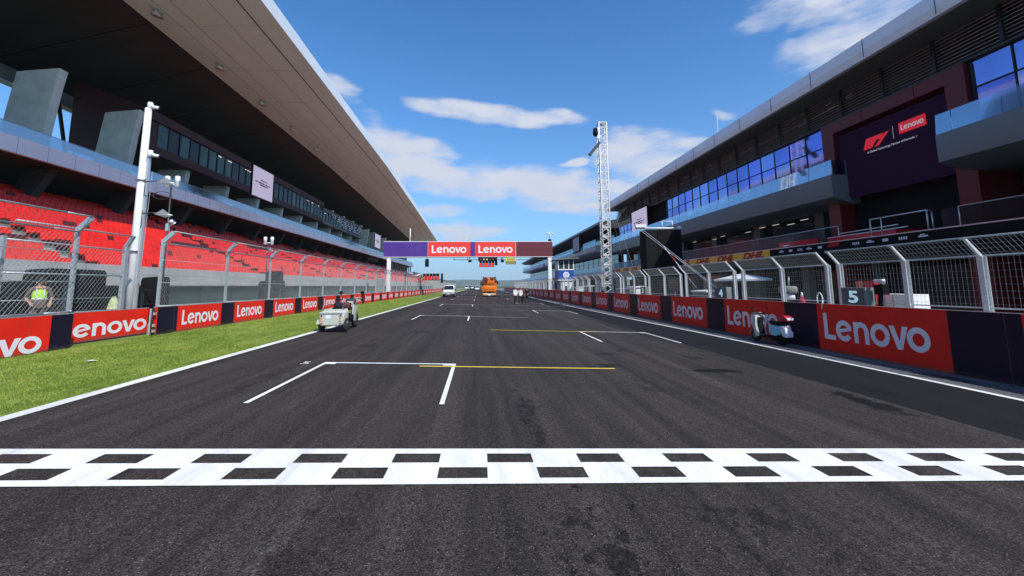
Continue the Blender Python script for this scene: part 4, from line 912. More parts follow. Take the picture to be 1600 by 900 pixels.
# control booth on the pit wall
b = thing('control_booth', (13, 66, gz(13)), 'glazed control booth with blue front and white emblem above the pit wall', 'booth')
x0, x1, y0, y1 = 11.75, 14.1, 64.5, 67.5
mb = MB(); mb.box(x0, x1, y0, y1, 2.65, 4.05); mb.build('blue_front', blue, b)
mb = MB(); mb.box(x0 - .05, x1 + .05, y0 - .05, y1 + .05, 2.5, 2.64); mb.box(x0, x1, y0, y1, 4.051, 4.2); mb.build('floor_edge', white, b)
mb = MB(); mb.box(x0 + .06, x1 - .06, y0 + .06, y1 - .06, 4.2, 5.5); mb.build('glazing', glassteal, b)
mb = MB()
for x in (x0 + .05, x0 + .85, x0 + 1.6, x1 - .05): mb.box(x - .06, x + .06, y0, y0 + .1, 4.2, 5.5)
for y in (y0 + .05, y0 + 1.5, y1 - .05): mb.box(x0 - .01, x0 + .1, y - .06, y + .06, 4.2, 5.5)
mb.build('window_frame', white, b)
mb = MB(); mb.extrude([(x0 - .7, 5.62), (x0 - .7, 5.5), (x1 + .7, 5.75), (x1 + .7, 5.9)], 'y', y0 - .6, y1 + .4); mb.build('canopy', slabg, b)
mb = MB(); mb.lathe((12.93, y0 - .012, 3.35), [(.46, 0), (.46, -.012)], 24, 'y'); mb.build('emblem', letter_w, b)
mb = MB()
for dx in (-.2, 0, .2): mb.box(12.93 + dx - .02, 12.93 + dx + .02, y0 - .032, y0 - .026, 3.02, 3.68)
mb.box(12.55, 13.3, y0 - .040, y0 - .034, 3.33, 3.37); mb.build('emblem_line', blue, b)
for (x, y) in ((12.4, 64.8), (13.7, 64.8), (12.4, 67.2), (13.7, 67.2)): mb = MB(); mb.box(x - .12, x + .12, y - .12, y + .12, -.44, 2.5); mb.build('leg', white, b)
mb = MB(); mb.box(12.4, 13.6, 64.6, 64.7, -.4, 2.3); mb.build('door_panel', white, b); mb = MB(); mb.box(12.75, 13.25, 64.56, 64.6, .2, 1.7); mb.build('door_window', glassblk, b)

# ------------------------------------------------------------------ left masts
b = thing('camera_pole', (-11.6, 15.7, gz(-11.6)), 'thick white camera pole standing behind the left fence', 'pole')
mb = MB(); mb.tube((-11.6, 15.7, .3), (-11.6, 15.7, 8.1), .135, 14, .10); mb.build('shaft', white, b)
mb = MB(); mb.box(-11.8, -11.4, 15.5, 15.9, .3, .5); mb.tube((-11.6, 15.7, 3.05), (-11.6, 15.7, 3.11), .2, 14); mb.tube((-11.6, 15.7, 5.5), (-11.6, 15.7, 5.54), .17, 14); mb.build('collar', galv, b)
mb = MB(); mb.box(-11.42, -11.36, 15.6, 15.72, .8, 6.3); mb.tube((-11.33, 15.6, .8), (-11.33, 15.6, 6.0), .012, 5); mb.tube((-11.30, 15.62, 2.0), (-11.2, 15.6, 5.8), .01, 5); mb.build('conduit', alu, b)
def camera_head(loc, label):
    c = thing('pole_camera', loc, label, 'camera'); x, y, z = loc
    mb = MB(); mb.lathe(loc, [(.05, -.03), (.085, 0), (.09, .15), (.07, .2)], 12); mb.build('dome', white, c); mb = MB(); mb.tube((x + .02, y, z + .05), (x + .34, y - .05, z - .02), .065, 10, .05); mb.build('barrel', white, c); mb = MB(); mb.tube((x + .341, y - .051, z - .021), (x + .36, y - .055, z - .024), .042, 10); mb.build('lens', black, c)
camera_head((-11.55, 15.7, 8.12), 'white camera on the very top of the thick white pole')
camera_head((-11.33, 15.6, 6.35), 'white camera halfway up the thick white pole')
for z, lab in ((5.45, 'folded metal antenna bracket on the white pole, upper one'), (4.35, 'folded metal antenna bracket on the white pole, lower one')):
    c = thing('antenna', (-11.35, 15.6, z), lab, 'antenna'); mb = MB(); mb.tube((-11.4, 15.6, z), (-10.9, 15.5, z), .018); mb.tube((-11.4, 15.6, z - .5), (-11.4, 15.6, z + .1), .016); mb.build('arm', dsteel, c)
    mb = MB(); mb.quad((-10.95, 15.5, z - .05), (-10.65, 15.45, z + .12), (-10.35, 15.5, z - .1), (-10.6, 15.55, z - .16)); mb.extrude([(-10.95, z - .05), (-10.65, z + .13), (-10.35, z - .1), (-10.6, z - .17)], 'y', 15.46, 15.52) if False else None
    mb.tube((-10.95, 15.5, z - .02), (-10.35, 15.5, z - .08), .012); mb.build('fins', alu, c)
c = thing('antenna', (-11.35, 15.6, 5.0), 'thin wire loop antenna on the white pole', 'antenna'); mb = MB(); pts = [(-10.75 + .28 * math.cos(a * PI / 6), 15.5, 4.95 + .13 * math.sin(a * PI / 6)) for a in range(13)]; mb.path(pts, .012, 5); mb.tube((-11.4, 15.6, 4.95), (-11.03, 15.5, 4.95), .012); mb.build('loop', dsteel, c)
b = thing('power_box', (-11.9, 15.2, gz(-12)), 'pale green sack and valve at the foot of the white pole', 'bag'); mb = MB(); mb.lathe((-11.75, 15.25, .44), [(.16, 0), (.20, .3), (.17, .7), (.10, 1.0), (.05, 1.12)], 12); mb.build('sack', mat('pale yellow green cloth', (.55, .58, .30), .8, var=.3, vscale=9), b)
def lightmast(x, y, zt, z0, label, big=1):
    b = thing('light_mast', (x, y, z0), label, 'mast'); mb = MB(); mb.tube((x, y, z0), (x, y, zt), .035, 8); mb.tube((x, y, zt * .55), (x + .2, y, zt * .55), .02); mb.build('shaft', dsteel, b)
    mb = MB(); mb.tube((x - .2, y, zt), (x + .24, y, zt), .03, 6); mb.build('crossbar', white, b)
    for dx, dz in ((-.17, 0), (.22, 0)): mb = MB(); mb.lathe((x + dx, y, zt + .02), [(.05, -.12), (.08, -.1), (.08, .1), (.10, .12), (.09, .33), (.03, .35)], 10); mb.build('lamp_head', white, b)
    mb = MB(); mb.lathe((x + .14, y - .02, zt - 1.62 * big), [(.03, 0), (.1, .06), (.1, .12), (.02, .2)], 10); mb.box(x - .05, x + .05, y - .06, y + .06, zt - 1.9 * big, zt - 1.6 * big); mb.tube((x, y, zt - 1.75 * big), (x + .3, y, zt - 1.55 * big), .02); mb.build('sensor', alu, b)
    return b
lightmast(-12.5, 18.5, 6.0, gz(-12.5), 'dark thin mast with white lamp heads, just right of the thick white pole')
lightmast(-12.5, 27, 4.45, gz(-12.5), 'shorter dark mast with white lamp heads rising behind the left fence', .3)
# black covered cases behind the left fence
def case(loc, sx, sy, h, label, m=black, group=None):
    b = thing('covered_case', loc, label, 'case', group); x, y, z = loc
    mb = MB(); k = .06; mb.extrude([(x - sx, z), (x + sx, z), (x + sx * (1 - k), z + h * .93), (x + sx * .8, z + h), (x - sx * .85, z + h * .98), (x - sx, z + h * .9)], 'y', y - sy, y + sy); mb.build('cover', m, b, bevel=.06)
    mb = MB(); mb.box(x + sx * .99, x + sx + .02, y - sy * .1, y + sy * .1, z + .05, z + h * .9); mb.box(x + sx * .97, x + sx + .015, y - sy, y + sy, z + h * .55, z + h * .58); mb.build('strap', dsteel, b)
case((-14, 15.6, .43), .5, 1.15, 1.65, 'long low black covered case behind the near left fence gate', group='black covered cases behind the left fence')
case((-14.9, 17.2, .43), .5, 1.1, 2.1, 'tall black covered case behind the left fence gate', group='black covered cases behind the left fence')
case((-13.6, 18.4, .43), .45, .7, 1.35, 'small black covered case left of the white pole foot', group='black covered cases behind the left fence')
case((-14.2, 20.6, .43), .4, .35, 1.9, 'narrow black case standing right behind the white pole', group='black covered cases behind the left fence')
case((-14, 31.2, .43), .5, .9, 1.85, 'low dark covered machine behind the long left fence', group='black covered cases behind the left fence')
case((-14.4, 32.4, .43), .4, .5, 2.55, 'taller dark covered machine behind the long left fence', group='black covered cases behind the left fence')
case((-14, 64, .43), .5, .9, 2.6, 'dark machine behind the far left fence, before the gantry leg', m=greybox)
b = thing('litter', (-8.16, 10.14, gz(-8.16)), 'scrap of white paper lying on the grass verge', 'paper'); mb = MB(); mb.quad((-8.22, 10.1, .305), (-8.08, 10.12, .315), (-8.06, 10.19, .307), (-8.18, 10.2, .32)); mb.quad((-8.08, 10.12, .315), (-8.01, 10.14, .305), (-8.06, 10.19, .307)); mb.build('sheet', letter_w, b)

# ------------------------------------------------------------------ things on the pit wall
def numbox(y, n, label, w_=.9):
    b = thing('number_box', (11.95, y, 1.09), label, 'number box', 'grid number boxes on the pit wall')
    mb = MB(); mb.box(11.75, 12.05, y - w_ / 2, y + w_ / 2, 1.09, 1.66); mb.build('case', greybox, b, bevel=.02)
    mb = MB(); mb.box(11.735, 11.748, y - w_ / 2 + .06, y + w_ / 2 - .06, 1.14, 1.61); mb.build('face', mat('box face', (.10, .115, .11), .5), b)
    mb = MB(); puttext(mb, n, (11.728, y - (.02 if n == '5' else .05), 1.20), (0, -1, 0), (0, 0, 1), .50, width=.36 if n != '1' else .18, bold=.016, center=True); mb.build('digit', digit, b)
numbox(13.1, '5', 'grey box with pale digit 5 on the pit wall'); numbox(20.75, '4', 'grey box with pale digit 4 on the pit wall', 1.05)
numbox(31.0, '3', 'grey box with white digit 3 on the pit wall'); numbox(42.0, '2', 'grey box with white digit 2 on the pit wall'); numbox(47.8, '1', 'grey box with white digit 1 on the pit wall')
b = thing('broadcast_camera', (12.05, 12.35, 1.08), 'black camera on a stand beside the box with digit 5', 'camera')
mb = MB(); mb.tube((12.0, 12.45, 1.08), (12.0, 12.35, 1.75), .06, 10); mb.box(11.9, 12.1, 12.2, 12.5, 1.45, 1.75); mb.build('stand', black, b)
mb = MB(); mb.tube((12.0, 12.55, 1.86), (12.0, 12.25, 1.82), .055, 10, .07); mb.lathe((12.0, 12.3, 1.84), [(.04, -.06), (.09, 0), (.07, .07)], 10); mb.build('head', alu, b)
b = thing('white_cabinet', (13.0, 12.6, gz(13)), 'white equipment cabinet behind the fence, right of the box with digit 5', 'cabinet')
mb = MB(); mb.box(12.75, 13.3, 12.15, 13.4, -.44, 1.45); mb.build('body', white, b, bevel=.02)
mb = MB()
for y in (12.35, 12.75, 13.1): mb.box(12.735, 12.749, y, y + .02, .8, 1.4)
mb.box(12.735, 12.749, 12.2, 13.3, 1.15, 1.165); mb.build('door_joint', concd, b)
mb = MB(); mb.lathe((13, 13.5, 1.45), [(.2, 0), (.24, .06), (.05, .12)], 12); mb.build('lid', alu, b)
b = thing('red_case', (12.6, 13.2, 1.0), 'small red case resting behind the box with digit 5', 'case'); mb = MB(); mb.box(12.45, 12.7, 13.05, 13.75, 1.06, 1.86); mb.build('shell', redgloss, b, bevel=.03); mb = MB(); mb.path([(12.44, 13.3, 1.86), (12.44, 13.3, 1.9), (12.44, 13.5, 1.9), (12.44, 13.5, 1.86)], .012); mb.build('handle', black, b)
b = thing('parasol', (14.2, 22.5, gz(14)), 'flat white parasol open behind the fence, above the box with digit 4', 'parasol')
mb = MB(); nn = 8
for i in range(nn):
    a, c = 2 * PI * i / nn, 2 * PI * (i + 1) / nn; mb.quad((14.2, 22.9, 2.36), (14.2 + 1.1 * math.cos(a), 22.9 + 2.0 * math.sin(a), 2.06), (14.2 + 1.1 * math.cos(c), 22.9 + 2.0 * math.sin(c), 2.06)); mb.quad((14.2 + 1.1 * math.cos(a), 22.9 + 2.0 * math.sin(a), 2.06), (14.2 + 1.1 * math.cos(a), 22.9 + 2.0 * math.sin(a), 1.96), (14.2 + 1.1 * math.cos(c), 22.9 + 2.0 * math.sin(c), 1.96), (14.2 + 1.1 * math.cos(c), 22.9 + 2.0 * math.sin(c), 2.06))
mb.build('canopy', white, b); mb = MB(); mb.tube((14.2, 22.9, -.44), (14.2, 22.9, 2.4), .03, 8); mb.build('pole', alu, b)
mb = MB()
for i in range(nn): a = 2 * PI * i / nn; mb.tube((14.2, 22.9, 1.9), (14.2 + 1.0 * math.cos(a), 22.9 + 1.8 * math.sin(a), 2.06), .012, 4)
mb.build('rib', alu, b)
b = thing('drum', (13.2, 18.3, gz(13)), 'round grey drum with fabric skirt on a stand behind the fence, above the scooter', 'drum')
mb = MB(); mb.lathe((13.2, 18.0, 1.55), [(.30, -.18), (.36, -.12), (.36, .08), (.30, .14)], 16); mb.build('drum', concd, b)
mb = MB(); mb.lathe((13.2, 18.0, 1.1), [(.26, 0), (.24, .27)], 12); mb.build('skirt', cwhite, b)
mb = MB()
for a in range(3): mb.tube((13.2, 18.0, 1.1), (13.2 + .5 * math.cos(a * 2.1), 18 + .5 * math.sin(a * 2.1), -.44), .025)
mb.path([(13.2, 17.9, 1.7), (13.25, 17.95, 2.1), (13.3, 18.1, 1.7)], .015); mb.build('stand', alu, b)
def small(nm, cat, x, y, z, label, parts):
    b = thing(nm, (x, y, z), label, cat)
    for pn, m, fn in parts: mb = MB(); fn(mb); mb.build(pn, m, b)
small('cable_loop', 'cable', 11.5, 13.9, 1.1, 'white cable loop hanging over the top of the nearest pit wall board', [('loop', white, lambda mb: mb.path([(11.32, 13.95 + .12 * math.cos(a * PI / 8), 1.25 + .24 * math.sin(a * PI / 8)) for a in range(-1, 9)] + [(11.28, 13.85, .95)], .02, 6))])
small('traffic_cone', 'cone', 12.7, 15.9, 1.06, 'small red and white cone on the pit wall behind the second fence section', [('cone', redgloss, lambda mb: mb.lathe((12.2, 15.9, 1.09), [(.13, 0), (.13, .02), (.09, .03), (.05, .22)], 12)), ('band', letter_w, lambda mb: mb.lathe((12.2, 15.9, 1.31), [(.052, 0), (.02, .16)], 12))])
small('monitor', 'monitor', 12.9, 30, 1.0, 'dark monitor cluster behind the fence, beside the box with digit 3', [('screen', glassblk, lambda mb: mb.box(12.8, 12.9, 27.6, 29.0, 1.5, 2.1)), ('frame', dsteel, lambda mb: mb.box(12.905, 12.95, 27.5, 29.1, 1.4, 2.2)), ('stand', dsteel, lambda mb: mb.tube((12.93, 28.3, -.44), (12.93, 28.3, 1.5), .05))])
for k, (y, h_) in enumerate(((24.6, 1.0), (36, 1.3), (39, 1.1), (52, 1.4), (57, 1.2))):
    small('pit_stand', 'stand', 13.0, y, gz(13), ordn(k + 1) + ' nearest timing stand with pale top behind the pit wall fence', [('desk', [concd, white, greybox][k % 3], lambda mb: mb.box(12.8, 13.4, y - .8, y + .8, .6, .6 + h_ * .7)), ('canopy', white, lambda mb: mb.extrude([(12.6, .65 + h_ * .7), (13.6, .68 + h_ * .7), (13.6, .78 + h_ * .7), (12.6, .73 + h_ * .7)], 'y', y - .9, y + .9)), ('post', dsteel, lambda mb: (mb.tube((12.7, y, -.44), (12.7, y, .6), .05), mb.tube((13.4, y, -.44), (13.4, y, .6), .05)))])
# ------------------------------------------------------------------ people
def skinmesh(name, chain, m, sub=2):
    """chain: dict joint->(pos, radius), edges"""
    J, E = chain; names = list(J); me = bpy.data.meshes.new(name); me.from_pydata([J[n][0] for n in names], [(names.index(a), names.index(b)) for a, b in E], [])
    o = bpy.data.objects.new(name, me); sc.collection.objects.link(o)
    md = o.modifiers.new('s', 'SKIN'); md.use_smooth_shade = True
    for i, n in enumerate(names):
        r = J[n][1]; me.skin_vertices[0].data[i].radius = r if isinstance(r, tuple) else (r, r); me.skin_vertices[0].data[i].use_root = (i == 0)
    s = o.modifiers.new('u', 'SUBSURF'); s.levels = sub; s.render_levels = sub
    dg = bpy.context.evaluated_depsgraph_get(); dg.update(); r = bpy.data.meshes.new_from_object(o.evaluated_get(dg)); bpy.data.objects.remove(o)
    r.materials.clear(); r.materials.append(m)
    for p in r.polygons: p.use_smooth = True
    return r
def person(loc, rz, label, shirt, trous, pose=0, hair=hairm, vest=None, cap=None, H=1.76):
    P = thing('person', loc, label, 'person', rz=rz); k = H / 1.76
    # pose offsets: arms
    ar = [((.20, .05, 1.17), (.24, .16, .98)), ((.26, .0, 1.16), (.30, .05, .92)), ((.23, .06, 1.18), (.08, .22, 1.22)), ((.27, -.06, 1.15), (.20, .14, 1.02))][pose]
    al = [((-.24, .0, 1.16), (-.27, .06, .92)), ((-.24, .06, 1.18), (-.10, .2, 1.10)), ((-.25, .0, 1.16), (-.27, .06, .92)), ((-.27, -.02, 1.15), (-.22, .14, 1.0))][pose]
    J = {'pelvis': ((0, 0, .95), .125), 'belly': ((0, .0, 1.10), (.14, .105)), 'chest': ((0, -.005, 1.30), (.155, .11)), 'neckb': ((0, 0, 1.46), .07), 'neck': ((0, .01, 1.52), .052), 'head': ((0, .02, 1.62), (.077, .09)), 'crown': ((0, .01, 1.70), (.065, .075))}
    E = [('pelvis', 'belly'), ('belly', 'chest'), ('chest', 'neckb'), ('neckb', 'neck'), ('neck', 'head'), ('head', 'crown')]
    arms = {}
    for s, (el_, wr) in ((1, ar), (-1, al)):
        n = 'r' if s > 0 else 'l'
        el2 = Vector(el_); wr2 = Vector(wr); d = (wr2 - el2).normalized(); pal = wr2 + d * .07
        J[n + 'sh'] = ((s * .185, 0, 1.42), .058); J[n + 'el'] = (tuple(el2), .042); J[n + 'wr'] = (tuple(wr2), .027); J[n + 'pa'] = (tuple(pal), (.034, .018))
        E += [('neckb', n + 'sh'), (n + 'sh', n + 'el'), (n + 'el', n + 'wr'), (n + 'wr', n + 'pa')]
        side = d.cross(Vector((0, 0, 1))).normalized() if abs(d.z) < .95 else Vector((0, 1, 0)); side = side if side.length > .1 else Vector((0, 1, 0))
        curl = d.cross(side).normalized() * .02
        for f, ln in enumerate((.070, .080, .074, .056)):
            a = pal + side * (f - 1.5) * .019 + d * .02; b = a + d * ln * .55 + curl * .4; c = b + d * ln * .4 + curl
            J[n + 'f%da' % f] = (tuple(a), .0088); J[n + 'f%db' % f] = (tuple(b), .008); J[n + 'f%dc' % f] = (tuple(c), .007)
            E += [(n + 'pa', n + 'f%da' % f), (n + 'f%da' % f, n + 'f%db' % f), (n + 'f%db' % f, n + 'f%dc' % f)]
        t = wr2 + d * .03 + side * -.035; t2 = t + d * .045 - side * .02; J[n + 't'] = (tuple(t), .010); J[n + 't2'] = (tuple(t2), .008); E += [(n + 'wr', n + 't'), (n + 't', n + 't2')]
        st = .06 * s if pose in (0, 3) else .02 * s
        J[n + 'hp'] = ((s * .10, 0, .90), .092); J[n + 'kn'] = ((s * .11, st + .01, .50), .058); J[n + 'an'] = ((s * .115, st - .02, .09), .038); J[n + 'to'] = ((s * .13, st + .13, .035), (.042, .026))
        E += [('pelvis', n + 'hp'), (n + 'hp', n + 'kn'), (n + 'kn', n + 'an'), (n + 'an', n + 'to')]
    body = bpy.data.objects.new('body', skinmesh('body', (J, E), skin)); C.objects.link(body); body.parent = P
    def inf(names, g, extra=None):
        q = {n: (J[n][0], tuple(x + g for x in (J[n][1] if isinstance(J[n][1], tuple) else (J[n][1], J[n][1])))) for n in names}
        if extra: q.update(extra)
        return q, [e for e in E if e[0] in q and e[1] in q]
    def sleeve(n, t): a, b = Vector(J[n + 'el'][0]), Vector(J[n + 'wr'][0]); return (tuple(a.lerp(b, t)), .045)
    q, e = inf(['belly', 'pelvis', 'chest', 'neckb', 'rsh', 'lsh', 'rel', 'lel'], .014, {'rs': sleeve('r', .75 if pose != 3 else .1), 'ls': sleeve('l', .75 if pose != 3 else .1)}); e = e + [('rel', 'rs'), ('lel', 'ls')]
    q['neckb'] = ((0, 0, 1.44), .075); q['hem'] = ((0, 0, .87), (.185, .15)); q['pelvis'] = ((0, 0, .96), (.165, .135)); e.append(('pelvis', 'hem'))
    o = bpy.data.objects.new('shirt', skinmesh('shirt', (q, e), shirt)); C.objects.link(o); o.parent = P
    mb = MB(); mb.lathe((0, 0, .84), [(.178, 0), (.190, .03), (.176, .16), (.15, .34)], 20); mb.v = [(v[0] * 1.04, v[1] * .82, v[2]) for v in mb.v]; mb.build('shirt_hem', shirt, P, world=False)
    q, e = inf(['pelvis', 'rhp', 'lhp', 'rkn', 'lkn', 'ran', 'lan'], .018)
    q['pelvis'] = ((0, 0, .93), (.12, .10))
    o = bpy.data.objects.new('trousers', skinmesh('trousers', (q, e), trous)); C.objects.link(o); o.parent = P
    q, e = inf(['ran', 'rto'], .012); o = bpy.data.objects.new('shoe', skinmesh('shoe', (q, e), cblack, 1)); C.objects.link(o); o.parent = P
    q, e = inf(['lan', 'lto'], .012); o = bpy.data.objects.new('shoe', skinmesh('shoe', (q, e), cblack, 1)); C.objects.link(o); o.parent = P
    mb = MB(); mb.lathe((0, -.005, 1.60), [(.080, 0), (.094, .06), (.088, .12), (.055, .165), (.01, .18)], 14); mb.build('cap' if cap else 'hair', cap or hair, P, world=False)
    if cap: mb = MB(); mb.extrude([(-.07, .08), (.07, .08), (.05, .18), (-.05, .18)], 'z', 1.655, 1.668); mb.build('cap_peak', cap, P, world=False)
    mb = MB(); mb.extrude([(-.014, .095), (.014, .095), (.008, .135), (-.008, .135)], 'z', 1.575, 1.625); mb.build('nose', skin, P, world=False)
    for s in (-1, 1):
        mb = MB(); mb.lathe((s * .032, .094, 1.632), [(.012, 0), (.010, .008), (.003, .011)], 8, 'y'); mb.build('eye', hairm, P, world=False)
        mb = MB(); mb.lathe((s * .085, .01, 1.60), [(.016, -.02), (.022, 0), (.016, .03)], 8); mb.build('ear', skin, P, world=False)
    mb = MB(); mb.box(-.024, .024, .094, .103, 1.548, 1.556); mb.build('mouth', cmaroon, P, world=False)
    if vest:
        q = {'b': ((0, 0, 1.0), (.175, .135)), 'c': ((0, 0, 1.15), (.175, .14)), 'd': ((0, -.005, 1.34), (.19, .14)), 'e': ((0, 0, 1.45), (.11, .09))}
        o = bpy.data.objects.new('vest', skinmesh('vest', (q, [('b', 'c'), ('c', 'd'), ('d', 'e')]), vest)); C.objects.link(o); o.parent = P
        mb = MB(); mb.lathe((0, 0, 1.10), [(.172, 0), (.174, .05)], 20)
        for v in range(len(mb.v)): mb.v[v] = (mb.v[v][0] * .97, mb.v[v][1] * .80, mb.v[v][2])
        mb.build('reflective_band', silver, P, world=False)
        for s in (-1, 1): mb = MB(); mb.extrude([(s * .07, 1.15), (s * .10, 1.15), (s * .10, 1.42), (s * .07, 1.42)], 'y', .118, .142); mb.build('reflective_strap', silver, P, world=False)
    P.scale = (k, k, k); return P
def gl_(x, y): return (x, y, gz(x))
person(gl_(-12.8, 13.95), -2.3, 'marshal in a lime vest and dark cap standing behind the left fence', khaki, khaki, 3, vest=hiviz, cap=cblack, H=1.72)
person(gl_(4.05, 49.1), PI + .2, 'person in white shirt and black trousers, leftmost of the group on the track', cwhite, cblack, 0)
person(gl_(4.5, 48.0), PI - .3, 'person in white shirt and black trousers, second from left in the group', cwhite, cblack, 2)
person(gl_(5.0, 49.7), PI / 2 + .6, 'person in dark red top, third from left in the group on the track', cmaroon, cblack, 1)
person(gl_(5.42, 49.5), 2.2, 'person in dark jacket, rightmost of the group on the track', cblack, cblack, 3)
person(gl_(13.2, 41.0), 1.2, 'person in dark clothes behind the pit wall fence, right of the lattice tower', cblack, cblack, 1)

# ------------------------------------------------------------------ vehicles
def wheel(b, x, y, z, r, w_, rimm=alu, axis='x', spokes=5):
    mb = MB(); mb.lathe((x, y, z), [(r * .62, -w_ / 2), (r * .93, -w_ / 2), (r, -w_ * .3), (r, w_ * .3), (r * .93, w_ / 2), (r * .62, w_ / 2)], 22, axis)
    t = mb.build('wheel', rubber, b, world=False); mb = MB(); mb.lathe((x, y, z), [(r * .2, -w_ * .56), (r * .58, -w_ * .52), (r * .60, w_ * .52), (r * .2, w_ * .56)], 14, axis); mb.build('rim', rimm, t, world=False); return t
def van(loc, label, rz=0, small_=False, body=carwhite, L=4.3, H=1.85, group=None):
    b = thing('parked_van' if not small_ else 'distant_van', loc, label, 'van', group, rz); hw = .90
    secs = [(0.05, .38, .72, .80), (.0, .5, .74, .84), (.12, .38, .95, .88), (.9, .36, 1.10, .90), (1.55, .34, H - .06, .74), (1.9, .34, H, .72), (L - .15, .34, H, .74), (L, .4, H - .15, .80)]
    mb = MB(); n = 0; prof_n = 10
    def ring(y, z0, z1, w_):
        wl = hw * (.96 if y < .2 or y > L - .1 else 1); zb = min(1.08, z1 - .04); wt = w_ if z1 > 1.2 else w_ * .96
        return [(-wl * .92, y, z0), (-wl, y, z0 + .12), (-wl, y, zb * .8), (-wl * .97, y, zb), (-wt, y, z1 - .03), (-wt * .85, y, z1), (wt * .85, y, z1), (wt, y, z1 - .03), (wl * .97, y, zb), (wl, y, zb * .8), (wl, y, z0 + .12), (wl * .92, y, z0)]
    rs = [ring(*s) for s in secs[1:]]
    for r in rs: mb.v += r
    k = 12
    for i in range(len(rs) - 1):
        for j in range(k): a = i * k + j; c = i * k + (j + 1) % k; mb.f.append((a, c, c + k, a + k)); mb.sm.append(True)
    mb.f.append(tuple(range(k - 1, -1, -1))); mb.f.append(tuple(range((len(rs) - 1) * k, len(rs) * k))); mb.sm += [False] * 2
    mb.build('body', body, b, world=False)
    mb = MB(); mb.quad((-.80, .89, 1.13), (.80, .89, 1.13), (.66, 1.46, H - .12), (-.66, 1.46, H - .12)); mb.build('windscreen', windsc, b, world=False)
    for s in (-1, 1):
        mb = MB(); X = s * .905; mb.quad((X, 1.15, 1.12), (X, 2.1, 1.12), (s * .765, 2.1, H - .2), (s * .78, 1.6, H - .22)); mb.build('side_window', windsc, b, world=False)
        mb = MB(); mb.box(s * .93 - .02, s * 1.10, 1.05, 1.15, 1.02, 1.24) if s > 0 else mb.box(-1.10, -.91, 1.05, 1.15, 1.02, 1.24); mb.build('wing_mirror', black, b, world=False)
        mb = MB(); mb.quad((s * .84, -.012, .74), (s * .54, -.014, .70), (s * .58, .0, .84), (s * .82, .03, .90)); mb.build('headlight', chrome, b, world=False)
        for y in (.75, L - .85): wheel(b, s * .80, y, .31, .31, .22)
    mb = MB(); mb.box(-.50, .50, -.02, .03, .60, .72); mb.box(-.85, .85, -.04, .05, .33, .50); mb.build('grille', black, b, world=False)
    mb = MB(); mb.box(-.25, .25, -.05, -.041, .42, .52); mb.build('number_plate', letter_w, b, world=False)
    return b
van((-4.66, 68.8, gz(-4.66)), 'white van facing the camera at the left edge of the track')
dv = [(-5.6, 205, 'white'), (-4.7, 222, 'g'), (-3.6, 236, 'w'), (-2.4, 248, 'w'), (-.6, 170, 'w')]
for i, (x, y, c) in enumerate(dv):
    van((x, y, gz(x)), ['leftmost tiny distant vehicle beside the far grass', 'second from left of the tiny distant vehicles', 'third from left of the tiny distant vehicles', 'fourth from left of the tiny distant vehicles', 'tiny distant white van just left of the orange truck'][i], body=[carwhite, greybox, carwhite, dsteel, carwhite][i], small_=True, group='distant vehicles on the track')
# orange truck
b = thing('sweeper_truck', (1.86, 77.6, gz(1.86)), 'tall orange road sweeping truck standing on the track under the gantry', 'truck')
mb = MB(); pr = [(-1.2, .95), (-1.32, 1.25), (-1.34, 2.75), (-1.22, 3.1), (-.95, 3.38), (.95, 3.38), (1.22, 3.1), (1.34, 2.75), (1.32, 1.25), (1.2, .95), (.8, .72), (-.8, .72)]
mb.extrude([(x, z) for x, z in pr], 'y', 0, 3.6); mb.build('hopper', orange, b, world=False, bevel=.06)
mb = MB(); mb.box(-1.30, 1.30, -.03, .0, 2.02, 2.12); mb.box(-.9, .9, -.035, .0, .74, .95); mb.build('rear_gap', black, b, world=False)
mb = MB(); mb.box(-1.0, 1.0, -.08, -.005, 1.25, 1.95); mb.box(-.85, .85, -.1, -.01, 2.25, 3.15); mb.build('rear_hatch', orange, b, world=False, bevel=.04)
mb = MB()
for x in (-.55, 0, .55): mb.box(x - .03, x + .03, -.14, -.1, 2.3, 3.1)
for z in (2.45, 2.95): mb.box(-.8, .8, -.13, -.1, z, z + .05)
mb.build('hatch_rib', mat('dark orange rib', (.5, .11, .01), .4), b, world=False)
mb = MB(); mb.box(-1.1, 1.1, .2, 5.8, .45, .9); mb.build('chassis', black, b, world=False)
mb = MB(); mb.box(-1.2, -.25, -.1, .1, .28, .62); mb.box(.25, 1.2, -.1, .1, .28, .62); mb.build('bumper', cream, b, world=False, bevel=.02)
mb = MB(); mb.box(-.25, .25, -.09, .0, .25, .55); mb.build('number_plate', letter_w, b, world=False)
mb = MB(); mb.extrude([(-1.15, .7), (1.15, .7), (1.2, 1.6), (1.1, 2.9), (-1.1, 2.9), (-1.2, 1.6)], 'y', 3.8, 5.7); mb.build('cab', orange, b, world=False, bevel=.08)
for s in (-1, 1):
    mb = MB(); mb.box(s * 1.2 - .08, s * 1.2 + .08, -.12, -.101, .35, .58); mb.build('tail_light', redgloss, b, world=False)
    mb = MB(); mb.box(s * 1.0 - .08, s * 1.0 + .08, -.12, -.101, .35, .58); mb.build('indicator', amber, b, world=False)
    mb = MB(); mb.box(s * 1.45 - .1, s * 1.45 + .1, 5.2, 5.3, 2.0, 2.6); mb.tube((s * 1.15, 5.25, 2.5), (s * 1.45, 5.25, 2.5), .03); mb.build('mirror', black, b, world=False)
    for y in (.9, 4.9): wheel(b, s * 1.0, y, .46, .46, .3, greybox)
mb = MB(); mb.lathe((1.05, .3, 3.3), [(.1, 0), (.1, .18), (.04, .24)], 10); mb.lathe((-1.05, .3, 3.3), [(.1, 0), (.1, .18), (.04, .24)], 10); mb.build('beacon', amber, b, world=False)
